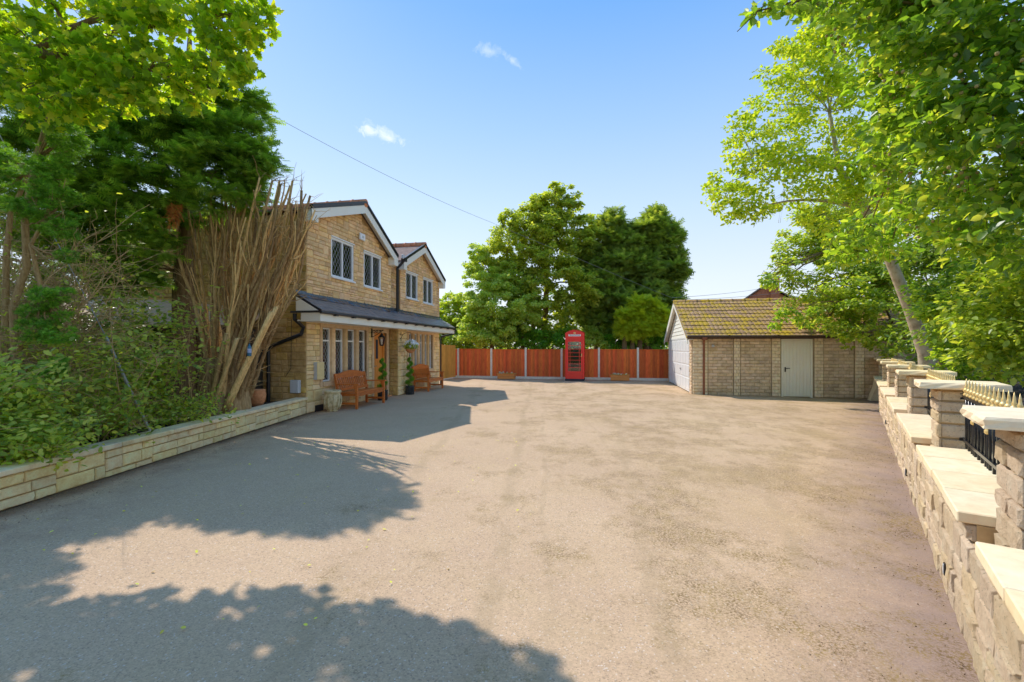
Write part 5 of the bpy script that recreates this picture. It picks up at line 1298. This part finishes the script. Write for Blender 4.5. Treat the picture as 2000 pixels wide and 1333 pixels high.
# ------------------------------------------------------------------ right side trees
# leaning pale trunk with lime crown
lb = pxblobs([(1420, 385, 52, 9.6, .9), (1470, 300, 58, 9.6), (1455, 400, 50, 9.4), (1400, 372, 30, 9.7), (1445, 250, 35, 9.8), (1530, 370, 75, 9.5), (1520, 205, 62, 9.8), (1520, 280, 60, 9.6), (1555, 110, 62, 10), (1590, 50, 75, 10), (1620, 220, 90, 9.8), (1640, 120, 95, 10), (1700, 310, 105, 9.6), (1600, 330, 80, 9.4), (1620, 430, 58, 9.2), (1720, 430, 70, 9.0), (1690, 20, 95, 10), (1780, 200, 110, 9.6), (1800, 380, 100, 9.4),
              (1640, -80, 110, 10), (1800, -60, 140, 10), (1900, 120, 130, 10), (1880, 320, 120, 9.8), (1480, 345, 45, 9.3), (1560, 160, 50, 9.6)])
tp = [Vector((8.75, 9.5, .3)), at(1808, 690, 9.45), at(1780, 610, 9.4), at(1752, 540, 9.4), at(1722, 470, 9.4), at(1690, 410, 9.5), at(1640, 330, 9.6), at(1620, 220, 9.8)]
tree('leaning_tree', 'tree with a smooth pale trunk leaning over the stone wall and a lime-green crown', 'tree', (8.75, 9.5, .3),
     [(tp, [.16, .135, .115, .10, .09, .075, .055, .03]), (curve(tp[5], at(1500, 400, 9.5), (0, 0, .15), 5), [.05, .045, .035, .03, .02, .012]), (curve(tp[6], at(1440, 350, 9.6), (0, 0, .25), 6), [.045, .04, .03, .025, .02, .015, .008]), (curve(tp[4], at(1900, 330, 9.6), (0, 0, .1), 5), [.07, .06, .05, .04, .03, .02])],
     lb, 42000, .085, T_OVAL, 'lf_lime', bark='pale_bark', r0=.022, sub=7, shell=.25, csub=.30, m=20, flat=.55, up=.8, jit=.85, outw=.35)
# near broad-leaved tree filling the top right, trunk out of frame
nb = pxblobs([(1900, 60, 150, 4.6), (1980, 180, 130, 4.3), (1830, 180, 120, 4.9), (1760, 60, 110, 5.2), (1760, 260, 90, 5.4), (1880, 290, 110, 4.8), (1980, 350, 110, 4.4), (1680, 30, 75, 5.6), (1720, 160, 60, 5.8), (1830, 380, 85, 5.6), (1920, 430, 80, 5.2), (1740, 340, 60, 6.0),
              (1600, 10, 45, 5.2, .6), (1545, 12, 32, 5.2, .6), (1480, 28, 24, 5.2, .7), (1500, 8, 18, 5.2), (2080, 60, 170, 4.3), (2060, 300, 130, 4.2), (1900, -130, 170, 4.6), (1700, -100, 130, 5.2), (2050, 450, 90, 4.6), (1700, 440, 45, 6.8), (1660, 480, 40, 7.2), (1740, 480, 45, 7)])
nt_ = Vector((7.4, 4.4, .4))
NT_ = tree('broadleaf_tree', 'near tree with large pale-backed leaves overhanging the top right corner', 'tree', tuple(nt_),
     [(curve(nt_, (6.8, 4.5, 4.6), (0, 0, 0), 4), [.26, .24, .22, .20, .17]), ([Vector((6.9, 4.5, 4.0)), at(2000, 160, 4.9), at(1930, 178, 4.9), at(1850, 200, 5.0), at(1760, 222, 5.1), at(1700, 236, 5.2)], [.08, .055, .045, .036, .026, .012]),
      ([Vector((6.8, 4.5, 4.3)), at(2000, 22, 4.8), at(1900, 20, 4.9), at(1830, 12, 5.0), at(1760, 4, 5.0)], [.06, .04, .032, .024, .012]), ([at(1880, 175, 4.9), at(1905, 110, 4.8), at(1935, 60, 4.8)], [.022, .02, .014]), ([at(1900, 20, 4.9), at(1700, -20, 5.1), at(1560, 2, 5.2), at(1480, 22, 5.2), at(1440, 62, 5.2)], [.03, .022, .014, .008, .004])],
     nb, 15500, .105, T_OVAL, 'lf_near', r0=.03, sub=6, shell=.12, csub=.30, m=26, flat=.55, up=.8, jit=.8, outw=.2, indiv=300, droop=.4)
P, O = sample(nb[:11], 60, .5, .4, 10, .6)
mb = MB()
for p in P: mb.lathe([(.003, -.018), (.014, -.012), (.018, 0), (.014, .012), (.003, .018)], tuple(p), 7)
rel(mb, NT_).build('seed_burrs', 'burr', NT_)['kind'] = 'stuff'
# shrubs behind the stone wall on the right
def bush(name, label, blobs, n, size, mat, base, group=None, **k): return tree(name, label, k.pop('cat', 'shrub'), base, [], blobs, n, size, k.pop('tmpl', T_OVAL), mat, group, starts=[base], **k)
G2 = 'shrubs growing behind the stone boundary wall'
bush('broadleaf_shrub', 'leafy sunlit shrub behind the nearest railings at the right edge', pxblobs([(1960, 620, 95, 5.7), (1990, 520, 90, 5.7), (1940, 700, 55, 5.9), (2050, 600, 120, 5.6), (2000, 690, 60, 5.6), (2080, 450, 120, 5.6)]), 7200, .085, 'lf_shrub', (6.9, 5.4, .5), G2, csub=.4, m=18, r0=.02, shell=.1, flat=.6)
bush('broadleaf_shrub', 'green shrub behind the railings between the leaning trunk and the nearer shrub', pxblobs([(1880, 640, 75, 7.8), (1910, 560, 90, 7.8), (1860, 700, 42, 8.0), (1930, 480, 95, 7.8), (1850, 590, 60, 8.2), (1910, 700, 50, 7.6)]), 7000, .095, 'lf_near', (8.1, 7.6, .5), G2, csub=.36, m=18, r0=.02, shell=.1, flat=.6)
bush('broadleaf_shrub', 'dark shrub behind and right of the leaning pale trunk', pxblobs([(1820, 560, 70, 11), (1800, 480, 80, 11), (1860, 480, 90, 11), (1830, 640, 60, 11), (1780, 660, 45, 12), (1900, 600, 80, 11)]), 7000, .12, 'lf_dark', (10.6, 11.2, .4), G2, csub=.34, m=16, r0=.03, shell=.15, flat=.7)
bush('broadleaf_shrub', 'shaded hedge mass deep behind the railings at the right edge', pxblobs([(x_, y_, 70, 9.5) for x_ in (1900, 1960, 2030, 2100) for y_ in (670, 600)]), 9000, .12, 'lf_dark', (10.0, 9.5, .4), G2, csub=.36, m=14, r0=.02, shell=.1, flat=.8, sub=2)
# dense tree over the garage end
db = pxblobs([(1560, 500, 50, 16), (1600, 470, 65, 16.5), (1660, 520, 75, 15), (1580, 570, 60, 15), (1540, 540, 35, 15.2), (1640, 590, 60, 14), (1700, 600, 65, 13.6), (1700, 510, 80, 14.5), (1620, 620, 35, 13.8), (1680, 650, 36, 13.4), (1740, 660, 42, 13.2), (1760, 560, 70, 14), (1650, 440, 70, 16.5), (1720, 430, 70, 16), (1590, 430, 45, 16.5), (1800, 620, 60, 14), (1500, 548, 16, 15), (1660, 400, 60, 17)])
tree('garage_tree', 'dense dark green tree spreading over the right end of the garage roof', 'tree', (13.6, 16.6, 0), [(curve((13.6, 16.6, 0), (12.6, 16, 5.2), (.2, 0, 0), 5), [.24, .22, .2, .17, .14, .1])], db, 32000, .12, T_OVAL, 'lf_shrub', r0=.06, sub=6, shell=.25, csub=.3, m=20, flat=.6)
hb = pxblobs([(1545, 607, 12, 13.5), (1528, 618, 12, 13.5), (1515, 634, 10, 13.5), (1560, 622, 9, 13.5), (1572, 632, 9, 13.5), (1590, 610, 10, 13.5), (1510, 550, 10, 14), (1495, 545, 8, 14)])
bush('hanging_branch', 'thin leafy branch hanging in front of the mossy garage roof', hb, 420, .13, 'lf_near', tuple(at(1640, 590, 13.6)), sub=2, r0=.014, csub=.6, m=6, cat='branch')
# ------------------------------------------------------------------ trees beyond the fence
G3 = 'trees growing beyond the red fence'
tree('broadleaf_tree', 'tall rounded broad-leaved tree beyond the fence, left of the conifers', 'tree', (1.9, 27, 0),
     [(curve((1.7, 27, 0), (2.1, 27.2, 8), (.1, 0, 0), 6), [.26, .22, .2, .17, .14, .11, .08]), (curve((1.0, 26.8, 0), (-.2, 27, 6), (0, 0, 0), 5), [.2, .17, .15, .12, .1, .07]), (curve((1.35, 27.4, 0), (1.2, 27, 6.5), (0, 0, 0), 4), [.13, .12, .1, .09, .06])],
     pxblobs([(1090, 395, 38, 27), (1060, 415, 42, 27), (1110, 430, 45, 27.5), (1030, 445, 48, 27), (1080, 470, 55, 26.5), (1120, 490, 48, 27), (990, 490, 48, 27), (1035, 510, 52, 26.5), (955, 520, 38, 27), (1100, 540, 48, 26), (1060, 560, 48, 26), (1150, 560, 34, 25.6), (1125, 590, 34, 25.8), (1000, 440, 30, 27), (1085, 372, 16, 27), (1140, 450, 28, 27), (1020, 560, 44, 26.5), (1090, 610, 42, 26), (1040, 625, 40, 26.2), (975, 540, 36, 27), (1065, 440, 40, 27)]), 60000, .17, T_QUAD, 'lf_mid', G3, r0=.08, sub=5, shell=.25, csub=.25, m=26, flat=.6)
tree('ash_tree', 'light green loose-crowned tree beyond the fence nearest the house', 'tree', (-1.2, 25.6, 0), [(curve((-1.2, 25.8, 0), (-1.0, 26, 5), (0, 0, 0), 4), [.16, .14, .12, .1, .07])],
     pxblobs([(935, 500, 26, 26), (950, 560, 42, 25.5), (925, 590, 30, 25.5), (990, 570, 42, 25.5), (960, 620, 42, 25), (930, 650, 34, 25), (1010, 610, 38, 25), (1040, 600, 28, 25), (985, 650, 30, 24.8), (925, 530, 22, 26), (975, 540, 35, 26), (945, 600, 40, 25.4), (915, 630, 26, 25.4), (1000, 545, 34, 26)]), 38000, .14, T_QUAD, 'lf_pale', G3, r0=.05, sub=5, shell=.2, csub=.28, m=22, flat=.6)
tree('small_tree', 'small bright tree just past the far corner of the house', 'tree', (-4.3, 28, 0), [(curve((-4.3, 28, 0), (-4.2, 28, 3), (0, 0, 0), 3), [.12, .1, .08, .06])],
     pxblobs([(880, 590, 24, 28), (868, 620, 22, 28), (900, 600, 20, 28), (890, 640, 30, 28), (865, 655, 26, 28), (912, 650, 26, 28), (850, 600, 20, 29), (845, 640, 26, 29)]), 14000, .13, T_QUAD, 'lf_lime', G3, r0=.05, shell=.25, m=16)
def conifer(label, base, blobs, n, size, mat, tmpl=T_SPRAY, droop=0):
    o = WORLD.empty('conifer_tree', label, 'tree', G3, at=base); mb = MB(); top_ = max(b[0][2] for b in blobs)
    for k in range(3): mb.tube(curve(Vector(base)+Vector((.35*(k-1), 0, 0)), Vector((base[0]+.5*(k-1), base[1], top_*.8)), (0, 0, 0), 5, .05), [.22, .19, .16, .12, .08, .04], 8, cap=False)
    branching(mb, [(base[0], base[1], z) for z in (2, 4, 6, 8)], blobs, .06, 3); rel(mb, o).build('trunk', 'bark', o, smooth=True)
    P, O = sample(blobs, int(n*1.3), .45, .25, 22, .5); k = len(P); D = nrm(O*np.array([1, 1, .6])+RNG.normal(size=(k, 3))*.35+np.array([0, 0, .25-droop])); N = nrm(np.array([0, -.2, 1.0])+RNG.normal(size=(k, 3))*.5)
    leaves('crown', mat, o, P, N, D, size*(.6+.8*RNG.random(k)), tmpl); return o
conifer('dark conifer beyond the fence, left of the wider one', (5.6, 28, 0), pxblobs([(1190, 440, 20, 28), (1185, 470, 34, 28), (1215, 480, 34, 28), (1170, 510, 38, 28), (1210, 530, 44, 27.5), (1165, 560, 40, 27.5), (1200, 590, 44, 27), (1165, 620, 36, 27), (1230, 620, 40, 27), (1145, 490, 22, 28), (1203, 415, 8, 28), (1185, 425, 8, 28)]), 15000, .55, 'lf_con3')
conifer('wide dark conifer beyond the fence, beside the garage gable', (8.2, 28, 0), pxblobs([(1275, 430, 18, 28), (1265, 460, 34, 28), (1300, 480, 28, 28), (1240, 490, 36, 28), (1290, 520, 40, 27.5), (1250, 540, 44, 27.5), (1305, 555, 26, 27.5), (1270, 590, 42, 27), (1315, 500, 14, 28), (1316, 460, 10, 28), (1318, 445, 5, 28), (1295, 445, 14, 28), (1282, 415, 7, 28), (1235, 455, 16, 28), (1310, 590, 14, 27.2)]), 17000, .55, 'lf_con3')
conifer('golden-green conifer in front of the dark conifers beyond the fence', (6.6, 25, 0), pxblobs([(1258, 588, 8, 25), (1244, 600, 12, 25), (1272, 603, 12, 25), (1228, 622, 14, 25), (1256, 622, 18, 25), (1288, 612, 9, 25), (1222, 640, 11, 25), (1246, 642, 16, 25), (1274, 636, 13, 25), (1296, 628, 7, 25)]), 3600, .5, 'lf_gold', droop=.3)
G4 = 'shrubs lining the far side of the fence'
for lab, bl, n_, mat_, sz in (
    ('glossy laurel hedge beyond the fence, left of the garage', [(1220, 660, 30, 25.7), (1255, 660, 32, 25.7), (1290, 650, 32, 25.7), (1300, 620, 22, 26.2), (1200, 667, 22, 25.7), (1280, 667, 24, 25.5)], 9000, 'lf_hedge', .16),
    ('shaded evergreen shrub beyond the fence, left of the telephone box', [(1050, 663, 28, 25.7), (1085, 660, 28, 25.7), (1020, 660, 24, 25.7), (1000, 650, 22, 26.1), (1110, 663, 22, 25.7)], 6500, 'lf_hedge', .14),
    ('dark purple-green shrub beyond the fence, under the loose-crowned tree', [(985, 650, 32, 26.1), (1000, 625, 28, 26.3), (960, 663, 24, 25.9)], 4500, 'lf_dark', .14),
    ('variegated shrub beyond the fence, right of the telephone box', [(1155, 660, 20, 25.7), (1170, 645, 16, 26.0), (1185, 667, 18, 25.7), (1150, 645, 14, 26.1)], 3000, 'lf_pale', .13),
    ('green hedge beyond the fence by the golden panel', [(900, 667, 26, 27.2), (935, 665, 26, 27.2), (870, 663, 26, 27.7), (840, 665, 26, 28.7)], 5000, 'lf_shrub', .14)):
    b_ = pxblobs(bl); bush('hedge_shrub', lab, b_, n_, sz, mat_, (b_[0][0][0], b_[0][0][1], 0), G4, csub=.34, m=12, shell=.3, r0=.02, sub=3)
bl = pxblobs([(x_, y_, 34, 31) for x_ in range(830, 1320, 42) for y_ in (655, 625)]+[(1080, 590, 30, 31), (1030, 590, 30, 31), (1130, 600, 30, 31), (1180, 600, 30, 31)])
bush('hedge_shrub', 'shaded leafy mass between the trunks of the trees beyond the fence', bl, 16000, .24, 'lf_dark', (0, 31, 0), G4, csub=.36, m=12, shell=.2, r0=.02, sub=1)
# far line of woodland closing the view
P = []; 
for i in range(60):
    x = -70+150*i/59; P.append(((x, 55+random.uniform(-3, 6), random.uniform(1.2, 2.4)), (2.4, 2, random.uniform(1.6, 2.8))))
P2, O = sample(P, 16000, .3, .3, 10, .7); N, D = orient(len(P2), O)
wd = leaves('far_woodland', 'lf_mid', None, P2, N, D, .45*(.6+.8*RNG.random(len(P2))), T_QUAD); tag(wd, kind='stuff')

# ------------------------------------------------------------------ brick house far behind the garage
FB = Frame(*at(1449, 680, 40).xy, -.50)
BH = FB.empty('brick_house', 'red brick house gable with chimney showing above the garage roof', 'house')
m = MB(); zt = at(0, 561, 40).z; ze = at(0, 590, 40).z; wd_ = 3.7
m.add([(0, 0, 0), (wd_, 0, 0), (wd_, 0, ze), (wd_/2, 0, zt), (0, 0, ze), (0, 8, 0), (wd_, 8, 0), (wd_, 8, ze), (wd_/2, 8, zt), (0, 8, ze)], [(0, 1, 2, 3, 4), (9, 8, 7, 6, 5), (0, 5, 6, 1), (1, 6, 7, 2), (4, 3, 8, 9), (2, 7, 8, 3), (0, 4, 9, 5)]); m.build('wall', 'brick', BH)
m = MB(); m.prism([(-.25, ze-.15), (wd_/2, zt+.05), (wd_/2, zt+.17), (-.25, ze-.03)], 'y', -.15, 8); m.prism([(wd_/2, zt+.05), (wd_+2.2, ze-1.2), (wd_+2.2, ze-1.08), (wd_/2, zt+.17)], 'y', -.15, 8); m.build('roof', 'slate', BH)
m = MB(); m.box(wd_/2+.35, wd_/2+1.0, -.35, .0, 3, zt+.55); m.box(wd_/2+.30, wd_/2+1.05, -.40, .05, zt+.55, zt+.70); m.build('chimney', 'brick', BH)
m = MB(); m.lathe([(.12, 0), (.10, .35)], (wd_/2+.68, -.17, zt+.70), 10); m.build('chimney_pot', 'terracotta', BH)
# bricks are too far away to tell apart: their courses are in the material

# ------------------------------------------------------------------ overhead cables
def cable(label, pts, r, sag=.3):
    pts = [Vector(p) for p in pts]; o = WORLD.empty('overhead_cable', label, 'cable', 'cables overhead', at=tuple(pts[0])); mb = MB()
    for a, b in zip(pts, pts[1:]): mb.tube([a.lerp(b, i/12)-Vector((0, 0, sag*4*(i/12)*(1-i/12))) for i in range(13)], r, 5)
    rel(mb, o).build('wire', 'cable', o)
cable('single cable sloping down the sky from the left conifer to the far trees', [at(380, 140, 13), at(960, 435, 23.5)], .007, .25)
cable('cable crossing in front of the far trees to the garage gable', [at(960, 435, 23.5), at(1110, 497, 23.6), at(1312, 582, 24)], .007, .02)
cable('upper cable running from the garage gable to the brick house', [at(1312, 582, 24), at(1498, 562, 38)], .010, .1)
cable('lower cable running from the garage gable past the brick house', [at(1312, 587, 24), at(1530, 571, 38)], .010, .1)

# ------------------------------------------------------------------ small planted things
for u, lab in ((-7.93, 'timber trough planter with pale flowers, left of the telephone box'), (-2.30, 'timber trough planter with pale flowers, right of the telephone box')):
    r = planter(u, lab); P = np.column_stack([RNG.uniform(-.40, .40, 260), RNG.uniform(-.12, .12, 260), RNG.uniform(.25, .32, 260)]); loc = np.array(r.location)
    Rz = np.array(FF.M.to_3x3()); Q = P @ Rz.T+loc; N, D = orient(260, RNG.normal(size=(260, 3))*.5)
    # children are in the planter's own axes
    o = leaves('seedlings', 'lf_shrub', None, P, N, D, .05*(.6+.8*RNG.random(260)), T_OVAL); o.parent = r
    c = RNG.uniform(-.36, .36, 8); P = np.repeat(np.column_stack([c, RNG.uniform(-.12, .05, 8), np.full(8, .34)]), 16, 0)+RNG.normal(size=(128, 3))*.018
    o = leaves('flowers', 'petal_y', None, P, RNG.normal(size=(128, 3))+np.array([0, 0, .6]), RNG.normal(size=(128, 3)), .05*(.7+.6*RNG.random(128)), T_QUAD); o.parent = r
def topiary(s, t, label):
    r = FH.empty('spiral_topiary', label, 'topiary', 'spiral topiary trees in dark pots by the front door', at=(s, -t, 0))
    m = MB(); m.lathe([(.13, 0), (.15, .02), (.155, .27), (.165, .29), (.15, .30), (.14, .27)], n=20); m.build('pot', 'pot', r, smooth=True)
    m = MB(); m.lathe([(.0, .265), (.142, .265)], n=16, cap=False); m.build('compost', 'soil', r)
    m = MB(); m.tube([(0, 0, .25), (0, 0, 1.22)], .012, 6); m.build('stem', 'bark', r)
    n = 9000; k = RNG.random(n); th = k*2*PI*3.6; rr = .105*(1-.62*k); c = np.column_stack([np.cos(th)*rr, np.sin(th)*rr, .33+.93*k]); w = (.075*(1-.45*k))[:, None]
    off = nrm(RNG.normal(size=(n, 3)))*(RNG.random((n, 1))**.4)*w*np.array([1, 1, .85]); D = nrm(off/w+RNG.normal(size=(n, 3))*.4)
    o = leaves('spiral_foliage', 'lf_con2', None, c+off, RNG.normal(size=(n, 3)), D, .030*(.6+.8*RNG.random(n)), T_SPRAY2); o.parent = r
topiary(3.07, .42, 'spiral topiary in a dark pot right of the front door, beside the nearer bench')
topiary(4.83, .52, 'spiral topiary in a dark speckled pot under the hanging basket')
# hanging basket
m = MB(); m.box(4.52, 4.54, -.335, -.31, 1.83, 2.14); m.tube([(4.53, -.33, 1.92), (4.53, -.40, 2.06), (4.53, -.52, 2.12), (4.53, -.66, 2.13), (4.53, -.70, 2.09)], .008, 6); m.build('basket_bracket', 'iron', HR)
r = FH.empty('hanging_basket', 'hanging basket of white flowers on a bracket from the rough stone buttress', 'hanging basket', at=(4.53, -.68, 1.58))
m = MB(); m.lathe([(.03, -.16), (.10, -.13), (.155, -.06), (.17, .0), (.165, .0), (.02, -.0)], n=18); m.build('basket', 'terracotta', r, smooth=True)
m = MB()
for k in range(3): a = k*2.1; m.tube([(.165*math.cos(a), .165*math.sin(a), 0), (0, 0, .50)], .003, 4)
m.build('chain', 'iron', r)
n = 1500; d = nrm(RNG.normal(size=(n, 3))); P = d*np.array([.24, .24, .15])*(RNG.random((n, 1))**.4)+np.array([0, 0, .07])
o = leaves('foliage', 'lf_shrub', None, P, d+RNG.normal(size=(n, 3))*.6, RNG.normal(size=(n, 3)), .045*(.6+.8*RNG.random(n)), T_OVAL); o.parent = r
c = nrm(RNG.normal(size=(34, 3))+np.array([.1, -.6, .6]))*np.array([.24, .24, .17])+np.array([0, 0, .10]); P = np.repeat(c, 14, 0)+RNG.normal(size=(34*14, 3))*.018
o = leaves('flowers', 'petal', None, P, RNG.normal(size=P.shape)+np.array([0, -.4, .6]), RNG.normal(size=P.shape), .05*(.7+.6*RNG.random(len(P))), T_QUAD); o.parent = r

# leaning stone offcut at the end of the garage wall
r = FW.empty('stone_offcut', 'pale carved stone block leaning in the corner by the garage and boundary wall', 'stone block', at=(5.42, -.34, -.06))
m = MB(); m.prism([(-.20, 0), (.10, 0), (.20, .25), (.16, .55), (.10, .72), (-.02, .70), (-.05, .45), (-.14, .22)], 'y', -.11, .10); m.build('block', 'cope_l', r)
m = MB(); m.prism([(-.25, .0), (.16, .0), (.12, .14), (-.20, .14)], 'y', -.17, -.115); m.build('base_block', 'cope_l', r)

# fallen leaves and grit
n = 170; P = np.column_stack([RNG.uniform(-4.4, .2, n), RNG.uniform(2.4, 8.5, n), np.full(n, .012)])
lt = leaves('fallen_leaves', 'litter', None, P, np.array([0, 0, 1.0])+RNG.normal(size=(n, 3))*.25, RNG.normal(size=(n, 3))*np.array([1, 1, .1]), .028*(.5+.9*RNG.random(n)), T_OVAL); tag(lt, kind='stuff')
n = 2600; q = RNG.random(n)**2; y = RNG.uniform(1.8, 16, n); x = .56+.756*y-.02-q*1.1
P = np.column_stack([x, y, np.full(n, .006)]); lt = leaves('grit', 'gritty', None, P, RNG.normal(size=(n, 3)), RNG.normal(size=(n, 3)), .009*(.4+1.2*RNG.random(n)), T_QUAD); tag(lt, kind='stuff')
n = 2200; y = RNG.uniform(3.0, 11.0, n); x = -4.93+RNG.random(n)**2*.5
P = np.column_stack([x, y, np.full(n, .006)]); lt = leaves('dirt_crumbs', 'gritty', None, P, RNG.normal(size=(n, 3)), RNG.normal(size=(n, 3)), .011*(.4+1.2*RNG.random(n)), T_QUAD); tag(lt, kind='stuff')
